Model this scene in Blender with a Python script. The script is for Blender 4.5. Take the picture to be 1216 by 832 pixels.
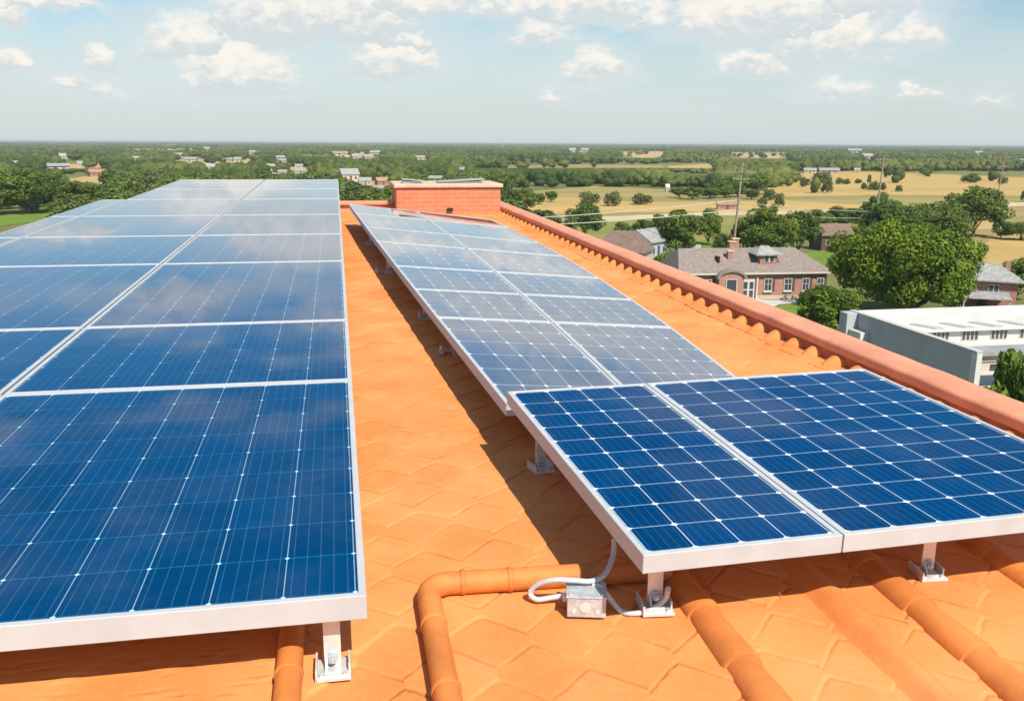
import bpy, bmesh, math, random
import numpy as np
from mathutils import Vector, Matrix

for o in list(bpy.data.objects): bpy.data.objects.remove(o, do_unlink=True)
SC = bpy.context.scene
COL = SC.collection
R = math.radians
S = 1.2            # metres per layout unit; the eye is the origin of the layout, 18 m above the ground
EYE = 18.0

# ------------------------------------------------------------------ camera
F, U0, V0 = 1065.0, 608.0, 416.0
PITCH = math.atan((V0 - 169.0) / F); ROLL = math.atan(6 / 1216); YAW = R(10.942)
fw = np.array([math.sin(YAW)*math.cos(PITCH), math.cos(YAW)*math.cos(PITCH), -math.sin(PITCH)])
rt0 = np.array([math.cos(YAW), -math.sin(YAW), 0.0]); up0 = np.cross(rt0, fw)
rt = math.cos(ROLL)*rt0 + math.sin(ROLL)*up0
up = -math.sin(ROLL)*rt0 + math.cos(ROLL)*up0
cam = bpy.data.cameras.new('camera'); cam_o = bpy.data.objects.new('camera', cam); COL.objects.link(cam_o)
cam.sensor_width = 36; cam.lens = 36*F/1216; cam.clip_end = 60000; cam.clip_start = 0.05
M3 = Matrix((rt.tolist(), up.tolist(), (-fw).tolist())).transposed()
cam_o.matrix_world = Matrix.Translation((0, 0, EYE)) @ M3.to_4x4()
SC.camera = cam_o

def ray(u, v):
    d = fw*F + rt*(u-U0) - up*(v-V0)
    return d/np.linalg.norm(d)
def at(u, v, z=0.0):            # where the sight line through a photo pixel meets height z
    d = ray(u, v); return Vector(d*((z-EYE)/d[2])) + Vector((0, 0, EYE))
def P(x, y, z): return Vector((S*x, S*y, EYE + S*z))
def roofz(y): return -1.22 + 0.0191*y

# ------------------------------------------------------------------ light and sky
SUN = Vector((0.25, -0.92, 1.06)).normalized()
sl = bpy.data.lights.new('sun', 'SUN'); sl.energy = 4.6; sl.angle = R(0.6); sl.color = (1.0, 0.93, 0.82)
so = bpy.data.objects.new('sun', sl); COL.objects.link(so)
so.rotation_euler = (-SUN).to_track_quat('-Z', 'Y').to_euler()
SC.view_settings.view_transform = 'Standard'; SC.view_settings.look = 'None'
SC.view_settings.exposure = 0.42; SC.view_settings.gamma = 1.0; SC.view_settings.use_curve_mapping = False

W = bpy.data.worlds.new('World'); SC.world = W; W.use_nodes = True
def nodes_of(t):
    nt = t.node_tree
    def N(kind, **kw):
        n = nt.nodes.new(kind)
        for k, val in kw.items():
            if k.startswith('in_'):
                key = k[3:]; key = int(key) if key.isdigit() else key.replace('_', ' ')
                n.inputs[key].default_value = val
            else: setattr(n, k, val)
        return n
    def L(a, b): nt.links.new(a, b)
    def m(op, a, b=None, c=None, clamp=False):
        n = nt.nodes.new('ShaderNodeMath'); n.operation = op; n.use_clamp = clamp
        for i, x in enumerate((a, b, c)):
            if x is None: continue
            if isinstance(x, (int, float)): n.inputs[i].default_value = x
            else: nt.links.new(x, n.inputs[i])
        return n.outputs[0]
    return nt, N, L, m
def smooth(N, L, x, lo, hi, t0=0.0, t1=1.0):
    n = N('ShaderNodeMapRange', interpolation_type='SMOOTHSTEP')
    n.inputs['From Min'].default_value = lo; n.inputs['From Max'].default_value = hi
    n.inputs['To Min'].default_value = t0; n.inputs['To Max'].default_value = t1
    L(x, n.inputs['Value']); return n.outputs[0]
def mixc(N, L, f, a, b, blend='MIX'):
    n = N('ShaderNodeMix', data_type='RGBA', blend_type=blend)
    for sock, x in ((n.inputs[0], f), (n.inputs[6], a), (n.inputs[7], b)):
        if isinstance(x, (int, float)): sock.default_value = x
        elif isinstance(x, tuple): sock.default_value = (*x[:3], 1)
        else: L(x, sock)
    return n.outputs[2]

def build_world():
    nt, N, L, m = nodes_of(W)
    nt.nodes.clear()
    sky = N('ShaderNodeTexSky', sky_type='NISHITA')
    sky.sun_disc = False; sky.sun_elevation = math.asin(SUN.z)
    sky.sun_rotation = math.atan2(SUN.x, SUN.y)
    sky.air_density = 1.0; sky.dust_density = 0.7; sky.ozone_density = 1.5; sky.altitude = 0
    tc = N('ShaderNodeTexCoord'); sep = N('ShaderNodeSeparateXYZ'); L(tc.outputs['Generated'], sep.inputs[0])
    x, y, z = sep.outputs
    az = m('MULTIPLY', m('ARCTAN2', x, y), 180/math.pi)
    el = m('MULTIPLY', m('ARCSINE', z), 180/math.pi)
    cmb = N('ShaderNodeCombineXYZ'); L(az, cmb.inputs[0]); L(m('MULTIPLY', el, 1.7), cmb.inputs[1])
    warp = N('ShaderNodeTexNoise', in_Scale=0.42, in_Detail=7.0, in_Roughness=0.62); L(cmb.outputs[0], warp.inputs['Vector'])
    ws = N('ShaderNodeSeparateColor'); L(warp.outputs['Color'], ws.inputs[0])
    azw = m('ADD', az, m('MULTIPLY', m('SUBTRACT', ws.outputs[0], 0.5), 4.2))
    elw = m('ADD', el, m('MULTIPLY', m('SUBTRACT', ws.outputs[1], 0.5), 2.6))
    # clouds over the plain: azimuth, elevation of the base, half width, height, body
    px = [(372,38,92,56,1.15),(700,-40,130,60,1.0),(960,-60,170,80,1.0),(820,-150,130,50,.9),(420,-95,70,30,.9),(170,-75,60,30,.8),(340,20,40,22,.9),(285,103,55,42,1.0),(228,62,42,32,.72),(466,84,38,30,.95),(488,52,20,12,.7),(490,14,55,22,.8),
          (116,76,15,22,.8),(84,104,24,9,.6),(12,82,22,16,.85),(6,26,20,22,.8),(48,10,52,12,.85),(642,50,30,18,.85),(703,92,28,24,.8),
          (655,118,10,12,.6),(668,18,95,22,.9),(865,42,52,46,1.05),(925,36,75,44,1.1),(985,66,50,46,1.05),(1010,12,60,24,.9),(893,84,32,18,.9),
          (1057,52,17,13,.85),(1091,55,18,30,.95),(1092,117,20,9,.75),(1171,123,18,10,.75),(990,112,30,14,.6),(120,112,26,12,.5),(770,24,40,16,.6)]
    fld, rel = None, None
    for (u, v, w, h, amp) in px:
        d = ray(u, v); d2 = ray(u+w, v); d3 = ray(u, v-h)
        a0 = math.degrees(math.atan2(d[0], d[1])); e0 = math.degrees(math.asin(d[2]))
        wd = abs(math.degrees(math.atan2(d2[0], d2[1])) - a0)*1.45; hd = abs(math.degrees(math.asin(d3[2])) - e0)*1.5
        dx = m('MULTIPLY_ADD', azw, 1/wd, -a0/wd)
        dy = m('MULTIPLY_ADD', elw, 1/hd, -e0/hd)
        vy = m('MAXIMUM', dy, m('MULTIPLY', dy, -4.5))
        r2 = m('MULTIPLY_ADD', vy, vy, m('MULTIPLY', dx, dx))
        f = m('MULTIPLY_ADD', r2, -amp, amp)
        if fld is None: fld, rel = f, dy
        else:
            g = m('GREATER_THAN', f, fld)
            rel = m('MULTIPLY_ADD', g, m('SUBTRACT', dy, rel), rel)
            fld = m('MAXIMUM', fld, f)
    # the rest of the sky, seen only in the panels: scattered cumulus
    c2 = N('ShaderNodeCombineXYZ')
    zz = m('MAXIMUM', z, 0.05)
    L(m('DIVIDE', x, zz), c2.inputs[0]); L(m('DIVIDE', y, zz), c2.inputs[1])
    n2 = N('ShaderNodeTexNoise', in_Scale=1.3, in_Detail=7.0, in_Roughness=0.5); L(c2.outputs[0], n2.inputs['Vector'])
    up_f = m('MULTIPLY', smooth(N, L, n2.outputs['Fac'], 0.50, 0.63), smooth(N, L, el, 8.5, 13.0))
    fine = N('ShaderNodeTexNoise', in_Scale=1.05, in_Detail=6.0, in_Roughness=0.58); L(cmb.outputs[0], fine.inputs['Vector'])
    dens = m('ADD', fld, m('MULTIPLY', m('SUBTRACT', fine.outputs['Fac'], 0.5), 0.95))
    cov = smooth(N, L, dens, -0.15, 0.60)
    halo = smooth(N, L, dens, -2.2, 0.45, 0.0, 0.62)
    veil_n = N('ShaderNodeTexNoise', in_Scale=0.07, in_Detail=5.0); 
    c3 = N('ShaderNodeCombineXYZ'); L(az, c3.inputs[0]); L(m('MULTIPLY', el, 3.0), c3.inputs[1]); L(c3.outputs[0], veil_n.inputs['Vector'])
    veil = m('MULTIPLY', smooth(N, L, veil_n.outputs['Fac'], 0.35, 0.7), m('MULTIPLY', smooth(N, L, el, 0.0, 4.0), smooth(N, L, el, 16.0, 8.0)))
    lit = smooth(N, L, m('ADD', rel, m('MULTIPLY', m('SUBTRACT', fine.outputs['Fac'], 0.5), 1.4)), -0.05, 0.60)
    strength = 0.085
    k = 1/strength
    white = (0.73*k, 0.695*k, 0.635*k); shade = (0.50*k, 0.545*k, 0.56*k); veilc = (0.53*k, 0.585*k, 0.60*k)
    tint = mixc(N, L, smooth(N, L, el, 6.0, 14.0), (0.96, 1.08, 1.06), (0.50, 1.00, 1.20))
    base = mixc(N, L, 1.0, sky.outputs[0], tint, 'MULTIPLY')
    # summer murk low over the plain
    low = smooth(N, L, el, 9.5, 0.5, 0.0, 0.90)
    base = mixc(N, L, low, base, (0.485*k, 0.535*k, 0.545*k))
    c = mixc(N, L, m('MULTIPLY', veil, 0.55), base, veilc)
    c = mixc(N, L, halo, c, veilc)
    cc = mixc(N, L, lit, shade, white)
    c = mixc(N, L, m('MULTIPLY', cov, 0.95), c, cc)
    c = mixc(N, L, m('MULTIPLY', up_f, 0.8), c, (0.66*k, 0.645*k, 0.61*k))
    bg = N('ShaderNodeBackground'); bg.inputs['Strength'].default_value = strength; L(c, bg.inputs['Color'])
    out = N('ShaderNodeOutputWorld'); L(bg.outputs[0], out.inputs['Surface'])
build_world()
W.cycles.sampling_method = 'MANUAL'; W.cycles.sample_map_resolution = 512

# ------------------------------------------------------------------ helpers
def tag(o, label=None, cat=None, group=None, kind=None):
    if label: o['label'] = label
    if cat: o['category'] = cat
    if group: o['group'] = group
    if kind: o['kind'] = kind
    return o
def empty(name, loc, rz=0.0):
    o = bpy.data.objects.new(name, None); COL.objects.link(o); o.location = loc; o.rotation_euler = (0, 0, rz)
    o.empty_display_size = 0.1
    return o
def link(name, me, mat, parent=None):
    o = bpy.data.objects.new(name, me); COL.objects.link(o)
    if mat and not me.materials: me.materials.append(mat)
    if parent: o.parent = parent
    return o
class MB:
    """collects shapes for one mesh object"""
    def __init__(s): s.v = []; s.f = []; s.uv = {}
    def add(s, vs, fs):
        b = len(s.v); s.v += [tuple(map(float, p)) for p in vs]; s.f += [tuple(i+b for i in f) for f in fs]; return s
    def box(s, c, d, rz=0.0, M=None):
        hx, hy, hz = d[0]/2, d[1]/2, d[2]/2
        q = [Vector((a*hx, b*hy, e*hz)) for e in (-1, 1) for a, b in ((-1,-1),(1,-1),(1,1),(-1,1))]
        m_ = M if M else Matrix.Rotation(rz, 3, 'Z')
        q = [m_ @ p + Vector(c) for p in q]
        return s.add(q, [(3,2,1,0),(4,5,6,7),(0,1,5,4),(1,2,6,5),(2,3,7,6),(3,0,4,7)])
    def hexa(s, lo, hi):          # two quads, bottom and top
        return s.add(list(lo)+list(hi), [(3,2,1,0),(4,5,6,7),(0,1,5,4),(1,2,6,5),(2,3,7,6),(3,0,4,7)])
    def tube(s, pts, r, n=10, caps=True):
        pts = [Vector(p) for p in pts]; rs = r if isinstance(r, (list, tuple)) else [r]*len(pts)
        vs, fs = [], []; prev = None
        for i, p in enumerate(pts):
            t = (pts[min(i+1, len(pts)-1)] - pts[max(i-1, 0)]).normalized()
            a = prev if prev else (Vector((0,0,1)) if abs(t.z) < .9 else Vector((1,0,0)))
            a = (a - t*a.dot(t)).normalized(); prev = a; b = t.cross(a)
            vs += [p + (a*math.cos(2*math.pi*k/n) + b*math.sin(2*math.pi*k/n))*rs[i] for k in range(n)]
        for i in range(len(pts)-1):
            for k in range(n):
                fs.append((i*n+k, i*n+(k+1)%n, (i+1)*n+(k+1)%n, (i+1)*n+k))
        if caps: fs += [tuple(range(n))[::-1], tuple(range((len(pts)-1)*n, len(pts)*n))]
        return s.add(vs, fs)
    def build(s, name, mat, parent=None, smooth=False, bevel=0.0):
        me = bpy.data.meshes.new(name); me.from_pydata(s.v, [], s.f); me.update()
        bm = bmesh.new(); bm.from_mesh(me); bmesh.ops.recalc_face_normals(bm, faces=bm.faces); bm.to_mesh(me); bm.free()
        if smooth:
            me.polygons.foreach_set('use_smooth', [True]*len(me.polygons)); me.set_sharp_from_angle(angle=R(40))
        o = link(name, me, mat, parent)
        if bevel:
            b = o.modifiers.new('bevel', 'BEVEL'); b.width = bevel; b.segments = 2; b.limit_method = 'ANGLE'; b.angle_limit = R(35)
        return o
def curve_pts(ctrl, n=8):
    """Catmull-Rom through control points"""
    c = [Vector(p) for p in ctrl]; c = [c[0]*2-c[1]] + c + [c[-1]*2-c[-2]]; out = []
    for i in range(1, len(c)-2):
        for k in range(n):
            t = k/n; a, b, d, e = c[i-1], c[i], c[i+1], c[i+2]
            out.append(0.5*((2*b) + (d-a)*t + (2*a-5*b+4*d-e)*t*t + (-a+3*b-3*d+e)*t**3))
    out.append(c[-2]); return out

def np_mesh(name, V, Q, tone=None, smooth=False):
    me = bpy.data.meshes.new(name); V = np.asarray(V, np.float32); Q = np.asarray(Q, np.int32); k = Q.shape[1]
    me.vertices.add(len(V)); me.vertices.foreach_set('co', V.ravel())
    me.loops.add(Q.size); me.loops.foreach_set('vertex_index', Q.ravel())
    me.polygons.add(len(Q)); me.polygons.foreach_set('loop_start', np.arange(0, Q.size, k, dtype=np.int32))
    me.polygons.foreach_set('loop_total', np.full(len(Q), k, np.int32))
    if smooth: me.polygons.foreach_set('use_smooth', np.ones(len(Q), bool))
    if tone is not None:
        dom = 'FACE' if len(tone) == len(Q) else 'POINT'
        a = me.attributes.new('tone', 'FLOAT', dom); a.data.foreach_set('value', np.asarray(tone, np.float32))
    me.update(calc_edges=True); return me

# ------------------------------------------------------------------ materials
def mat_new(name):
    m_ = bpy.data.materials.new(name); m_.use_nodes = True
    nt, N, L, m = nodes_of(m_); b = nt.nodes['Principled BSDF']
    return m_, nt, N, L, m, b
def plain(name, col, rough=0.6, metal=0.0, var=0.0, scale=6.0, bump=0.0, bscale=60.0, spec=0.4):
    m_, nt, N, L, m, b = mat_new(name)
    b.inputs['Roughness'].default_value = rough; b.inputs['Metallic'].default_value = metal
    b.inputs['Specular IOR Level'].default_value = spec; b.inputs['Base Color'].default_value = (*col, 1)
    tc = N('ShaderNodeTexCoord')
    if var:
        n = N('ShaderNodeTexNoise', in_Scale=scale, in_Detail=6.0, in_Roughness=0.65); L(tc.outputs['Object'], n.inputs['Vector'])
        f = smooth(N, L, n.outputs['Fac'], 0.3, 0.7)
        L(mixc(N, L, f, tuple(c*(1-var) for c in col), tuple(min(1, c*(1+var)) for c in col)), b.inputs['Base Color'])
        L(smooth(N, L, n.outputs['Fac'], 0.3, 0.7, max(.02, rough-.08), min(1, rough+.1)), b.inputs['Roughness'])
    if bump:
        n = N('ShaderNodeTexNoise', in_Scale=bscale, in_Detail=4.0); L(tc.outputs['Object'], n.inputs['Vector'])
        bp = N('ShaderNodeBump'); bp.inputs['Strength'].default_value = bump; bp.inputs['Distance'].default_value = 0.01
        L(n.outputs['Fac'], bp.inputs['Height']); L(bp.outputs[0], b.inputs['Normal'])
    return m_

def mat_cells(name, base, gap_u, gap_v, wu, wv, dia, dia_col, bus_k, sheen=0.05, pw=6.6):
    m_, nt, N, L, m, b = mat_new(name)
    uv = N('ShaderNodeUVMap'); s = N('ShaderNodeSeparateXYZ'); L(uv.outputs[0], s.inputs[0])
    u, v = s.outputs[0], s.outputs[1]
    du, dv = m('PINGPONG', u, 0.5), m('PINGPONG', v, 0.5)
    # tone of each cell
    fl = N('ShaderNodeCombineXYZ'); L(m('FLOOR', u), fl.inputs[0]); L(m('FLOOR', v), fl.inputs[1])
    wn = N('ShaderNodeTexWhiteNoise', noise_dimensions='3D')
    oi = N('ShaderNodeObjectInfo'); L(m('MULTIPLY', oi.outputs['Random'], 37.0), fl.inputs[2]); L(fl.outputs[0], wn.inputs['Vector'])
    grain = N('ShaderNodeTexNoise', in_Scale=5.0, in_Detail=4.0); L(uv.outputs[0], grain.inputs['Vector'])
    tone = m('ADD', m('MULTIPLY', wn.outputs['Value'], 0.35), m('MULTIPLY', grain.outputs['Fac'], 0.5))
    c = mixc(N, L, tone, tuple(x*0.75 for x in base), tuple(x*1.35 for x in base))
    # thin bus bars inside each cell
    bus = m('LESS_THAN', m('PINGPONG', m('MULTIPLY_ADD', u, bus_k, 0.5), 0.5), 0.035)
    c = mixc(N, L, m('MULTIPLY', bus, 0.16), c, (0.16, 0.34, 0.50))
    wob = m('MULTIPLY_ADD', grain.outputs['Fac'], 0.9, 0.55)
    c = mixc(N, L, m('MULTIPLY', m('LESS_THAN', dv, wv), m('MULTIPLY', wob, gap_v[3])), c, gap_v)
    c = mixc(N, L, m('MULTIPLY', m('LESS_THAN', du, wu), m('MULTIPLY', wob, gap_u[3])), c, gap_u)
    c = mixc(N, L, m('LESS_THAN', m('ADD', m('MULTIPLY', du, 0.8), dv), dia), c, dia_col)
    tc = N('ShaderNodeTexCoord'); dust = N('ShaderNodeTexNoise', in_Scale=2.2, in_Detail=8.0, in_Roughness=0.7); L(tc.outputs['Object'], dust.inputs['Vector'])
    c = mixc(N, L, smooth(N, L, dust.outputs['Fac'], 0.45, 0.80, 0.0, sheen), c, (0.42, 0.42, 0.42))
    L(c, b.inputs['Base Color'])
    b.inputs['Roughness'].default_value = 0.5; b.inputs['Specular IOR Level'].default_value = 0.0
    lw = N('ShaderNodeLayerWeight', in_Blend=0.5); gl = N('ShaderNodeBsdfGlossy')
    L(smooth(N, L, dust.outputs['Fac'], 0.35, 0.75, 0.02, 0.07), gl.inputs['Roughness']); gl.inputs['Color'].default_value = (1, 1, 1, 1)
    fr = m('MULTIPLY_ADD', m('POWER', lw.outputs['Facing'], pw), 1.25, 0.003, clamp=True)
    mx = N('ShaderNodeMixShader'); L(fr, mx.inputs[0]); L(b.outputs[0], mx.inputs[1]); L(gl.outputs[0], mx.inputs[2])
    L(mx.outputs[0], nt.nodes['Material Output'].inputs['Surface'])
    return m_

def mat_roof():
    m_, nt, N, L, m, b = mat_new('terracotta_roof')
    tc = N('ShaderNodeTexCoord'); at_ = N('ShaderNodeAttribute', attribute_name='tone')
    n1 = N('ShaderNodeTexNoise', in_Scale=2.3, in_Detail=8.0, in_Roughness=0.6); L(tc.outputs['Object'], n1.inputs['Vector'])
    n2 = N('ShaderNodeTexNoise', in_Scale=38.0, in_Detail=5.0, in_Roughness=0.7); L(tc.outputs['Object'], n2.inputs['Vector'])
    f = m('ADD', m('MULTIPLY', at_.outputs['Fac'], 0.30), m('MULTIPLY', smooth(N, L, n1.outputs['Fac'], 0.25, 0.75), 0.7))
    seam = N('ShaderNodeAttribute', attribute_name='seam')
    c = mixc(N, L, f, (0.65, 0.200, 0.050), (0.83, 0.330, 0.108))
    c = mixc(N, L, smooth(N, L, n2.outputs['Fac'], 0.45, 0.8, 0.0, 0.22), c, (0.74, 0.43, 0.21))
    n3 = N('ShaderNodeTexNoise', in_Scale=6.0, in_Detail=9.0, in_Roughness=0.75); L(tc.outputs['Object'], n3.inputs['Vector'])
    c = mixc(N, L, smooth(N, L, n3.outputs['Fac'], 0.60, 0.74, 0.0, 0.35), c, (0.40, 0.12, 0.03))
    c = mixc(N, L, m('MULTIPLY', seam.outputs['Fac'], smooth(N, L, n1.outputs['Fac'], 0.25, 0.7, 0.85, 0.35)), c, (0.19, 0.050, 0.012))
    L(c, b.inputs['Base Color']); b.inputs['Roughness'].default_value = 0.72; b.inputs['Specular IOR Level'].default_value = 0.25
    bp = N('ShaderNodeBump'); bp.inputs['Strength'].default_value = 0.35; bp.inputs['Distance'].default_value = 0.004
    L(n2.outputs['Fac'], bp.inputs['Height']); L(bp.outputs[0], b.inputs['Normal'])
    return m_

def mat_brick(name, a, bb, mortar, sx, sy, msize=0.02):
    m_, nt, N, L, m, b = mat_new(name)
    tc = N('ShaderNodeTexCoord'); br = N('ShaderNodeTexBrick')
    sp = N('ShaderNodeSeparateXYZ'); L(tc.outputs['Object'], sp.inputs[0])
    cm = N('ShaderNodeCombineXYZ'); L(m('ADD', sp.outputs[0], sp.outputs[1]), cm.inputs[0]); L(sp.outputs[2], cm.inputs[1])
    L(cm.outputs[0], br.inputs['Vector'])
    br.inputs['Color1'].default_value = (*a, 1); br.inputs['Color2'].default_value = (*bb, 1); br.inputs['Mortar'].default_value = (*mortar, 1)
    br.inputs['Scale'].default_value = 1.0; br.inputs['Brick Width'].default_value = sx; br.inputs['Row Height'].default_value = sy
    br.inputs['Mortar Size'].default_value = msize
    n = N('ShaderNodeTexNoise', in_Scale=3.0, in_Detail=6.0); L(tc.outputs['Object'], n.inputs['Vector'])
    c = mixc(N, L, smooth(N, L, n.outputs['Fac'], 0.3, 0.75, 0.0, 0.35), br.outputs['Color'], tuple(x*0.7 for x in a))
    L(c, b.inputs['Base Color']); b.inputs['Roughness'].default_value = 0.85
    bp = N('ShaderNodeBump'); bp.inputs['Strength'].default_value = 0.5; bp.inputs['Distance'].default_value = 0.01; bp.invert = True
    L(br.outputs['Fac'], bp.inputs['Height']); L(bp.outputs[0], b.inputs['Normal'])
    return m_

def mat_leaf(name, dark, mid, light, big=0.0):
    m_, nt, N, L, m, b = mat_new(name)
    at_ = N('ShaderNodeAttribute', attribute_name='tone'); oi = N('ShaderNodeObjectInfo')
    f = m('ADD', m('MULTIPLY', at_.outputs['Fac'], 0.7), m('MULTIPLY', oi.outputs['Random'], 0.3))
    if big:
        tc = N('ShaderNodeTexCoord'); n = N('ShaderNodeTexNoise', in_Scale=big, in_Detail=3.0); L(tc.outputs['Object'], n.inputs['Vector'])
        f = m('ADD', m('MULTIPLY', f, 0.6), m('MULTIPLY', smooth(N, L, n.outputs['Fac'], 0.35, 0.65), 0.4))
    r = N('ShaderNodeValToRGB'); e = r.color_ramp.elements
    e[0].position = 0.1; e[0].color = (*dark, 1); e[1].position = 0.95; e[1].color = (*light, 1)
    k = e.new(0.5); k.color = (*mid, 1)
    L(f, r.inputs[0]); L(r.outputs[0], b.inputs['Base Color'])
    b.inputs['Roughness'].default_value = 0.6; b.inputs['Specular IOR Level'].default_value = 0.15
    tr = N('ShaderNodeBsdfTranslucent'); L(r.outputs[0], tr.inputs['Color'])
    mx = N('ShaderNodeMixShader'); mx.inputs[0].default_value = 0.22
    L(b.outputs[0], mx.inputs[1]); L(tr.outputs[0], mx.inputs[2]); L(mx.outputs[0], nt.nodes['Material Output'].inputs['Surface'])
    return m_

def mat_land(name, cols, s1, s2, streak=1.0, bump=0.0):
    m_, nt, N, L, m, b = mat_new(name)
    tc = N('ShaderNodeTexCoord'); mp = N('ShaderNodeMapping'); L(tc.outputs['Object'], mp.inputs['Vector'])
    mp.inputs['Rotation'].default_value = (0, 0, R(12)); mp.inputs['Scale'].default_value = (1/streak, 1, 1)
    a = N('ShaderNodeTexNoise', in_Scale=s1, in_Detail=8.0, in_Roughness=0.6); L(mp.outputs[0], a.inputs['Vector'])
    d = N('ShaderNodeTexNoise', in_Scale=s2, in_Detail=6.0, in_Roughness=0.7); L(tc.outputs['Object'], d.inputs['Vector'])
    c = mixc(N, L, smooth(N, L, a.outputs['Fac'], 0.35, 0.65), cols[0], cols[1])
    c = mixc(N, L, smooth(N, L, d.outputs['Fac'], 0.42, 0.72, 0.0, 0.75), c, cols[2])
    L(c, b.inputs['Base Color']); b.inputs['Roughness'].default_value = 0.95; b.inputs['Specular IOR Level'].default_value = 0.05
    return m_

MT = {}
MT['roof'] = mat_roof()
MT['clay'] = plain('fired_clay', (0.62, 0.200, 0.048), 0.62, 0, 0.17, 6.0, 0.10, 90.0, 0.3)
MT['shaded_clay'] = plain('shaded_clay', (0.40, 0.125, 0.06), 0.8, 0, 0.2, 6.0)  # clay darkened to paint in the shade below the coping
MT['coping'] = plain('salmon_paint', (0.68, 0.275, 0.160), 0.6, 0, 0.14, 4.0, 0.15, 50.0, 0.3)
MT['plaster'] = plain('orange_plaster', (0.55, 0.25, 0.12), 0.85, 0, 0.15, 1.0, 0.2, 30.0)
MT['alu'] = plain('anodised_frame', (0.465, 0.475, 0.48), 0.5, 0.0, 0.05, 8.0, 0.0)
MT['steel'] = plain('galvanised_steel', (0.50, 0.53, 0.555), 0.42, 0.3, 0.16, 45.0, 0.1, 120.0)
MT['steel_lt'] = plain('bracket_steel', (0.72, 0.71, 0.69), 0.40, 0.35, 0.08, 30.0)
MT['cable'] = plain('grey_cable_sheath', (0.50, 0.52, 0.53), 0.5, 0, 0.08, 30.0)
MT['backsheet'] = plain('white_backsheet', (0.6, 0.6, 0.6), 0.6, 0, 0.04)
MT['black'] = plain('black_rubber', (0.015, 0.015, 0.017), 0.6)
MT['cell_l'] = mat_cells('blue_cells_wide', (0.0, 0.044, 0.130), (0.45, 0.60, 0.70, 0.50), (0.03, 0.20, 0.34, 0.50), 0.0075, 0.009, 0.032, (0.40, 0.70, 0.80), 5)
MT['cell_r'] = mat_cells('blue_cells_square', (0.0, 0.038, 0.120), (0.50, 0.60, 0.68, 0.70), (0.38, 0.52, 0.64, 0.60), 0.014, 0.015, 0.072, (0.68, 0.76, 0.80), 5, 0.12, 4.5)
MT['cell_f'] = mat_cells('blue_cells_front', (0.0, 0.040, 0.132), (0.50, 0.60, 0.68, 0.70), (0.38, 0.52, 0.64, 0.60), 0.014, 0.015, 0.072, (0.68, 0.76, 0.80), 5, 0.05, 7.5)
MT['brick_chim'] = mat_brick('orange_brick', (0.56, 0.20, 0.10), (0.48, 0.165, 0.085), (0.53, 0.25, 0.15), 0.21, 0.068, 0.009)
MT['stone'] = plain('pale_cap_stone', (0.62, 0.42, 0.32), 0.8, 0, 0.15, 5.0)
MT['brick_house'] = mat_brick('red_house_brick', (0.36, 0.15, 0.105), (0.43, 0.19, 0.14), (0.42, 0.28, 0.22), 0.30, 0.10, 0.014)
MT['shingle'] = plain('weathered_shingle', (0.235, 0.19, 0.16), 0.9, 0, 0.22, 2.5, 0.5, 8.0)
MT['shingle_brown'] = plain('brown_shingle', (0.19, 0.125, 0.095), 0.9, 0, 0.25, 2.0, 0.5, 8.0)
MT['shingle_grey'] = plain('grey_shingle', (0.30, 0.295, 0.28), 0.9, 0, 0.25, 2.0, 0.5, 8.0)
MT['white'] = plain('white_trim', (0.52, 0.49, 0.45), 0.6)
MT['white_wall'] = plain('white_render', (0.56, 0.54, 0.50), 0.8, 0, 0.06, 0.6)
MT['pale_wall'] = plain('pale_house_wall', (0.40, 0.365, 0.31), 0.85, 0, 0.12, 1.0)
MT['shade_grey_wall'] = plain('shade_grey_render', (0.395, 0.395, 0.415), 0.85, 0, 0.08, 0.5)  # white render greyed, so the side wall's shade sits in the colour
MT['blue_wall'] = plain('pale_blue_boards', (0.38, 0.45, 0.50), 0.7, 0, 0.08, 1.0)
MT['dark_wood'] = plain('dark_boards', (0.10, 0.065, 0.05), 0.85, 0, 0.2, 2.0)
MT['beige'] = plain('beige_wall', (0.50, 0.42, 0.34), 0.85, 0, 0.12, 1.0)
MT['glass'] = plain('window_glass', (0.05, 0.06, 0.07), 0.08, 0, 0, 1, 0, 1, 0.6)
MT['tin'] = plain('pale_tin_roof', (0.37, 0.36, 0.335), 0.5, 0.2, 0.12, 0.8)
MT['tin_red'] = plain('rusty_roof', (0.36, 0.19, 0.13), 0.8, 0, 0.2, 0.8)
MT['straw'] = plain('straw_thatch', (0.38, 0.24, 0.13), 0.95, 0, 0.2, 2.0)
MT['wood'] = plain('weathered_pole_wood', (0.30, 0.24, 0.17), 0.85, 0, 0.2, 1.5)
MT['wire'] = plain('pale_wire', (0.60, 0.60, 0.57), 0.5, 0.2)
MT['bark'] = plain('bark', (0.13, 0.095, 0.065), 0.95, 0, 0.3, 3.0)
MT['concrete'] = plain('pale_concrete', (0.52, 0.48, 0.42), 0.9, 0, 0.1, 0.4)
MT['leaf_bright'] = mat_leaf('bright_leaves', (0.050, 0.092, 0.010), (0.125, 0.190, 0.016), (0.25, 0.31, 0.030))
MT['leaf_mid'] = mat_leaf('mid_leaves', (0.065, 0.112, 0.016), (0.125, 0.185, 0.028), (0.23, 0.28, 0.048))
MT['leaf_dark'] = mat_leaf('dark_leaves', (0.052, 0.090, 0.018), (0.095, 0.145, 0.030), (0.17, 0.215, 0.046))
MT['leaf_olive'] = mat_leaf('olive_leaves', (0.070, 0.095, 0.026), (0.125, 0.150, 0.042), (0.20, 0.215, 0.065))
MT['leaf_far'] = mat_leaf('far_canopy', (0.026, 0.052, 0.011), (0.072, 0.108, 0.022), (0.185, 0.200, 0.044), 0.008)
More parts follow.
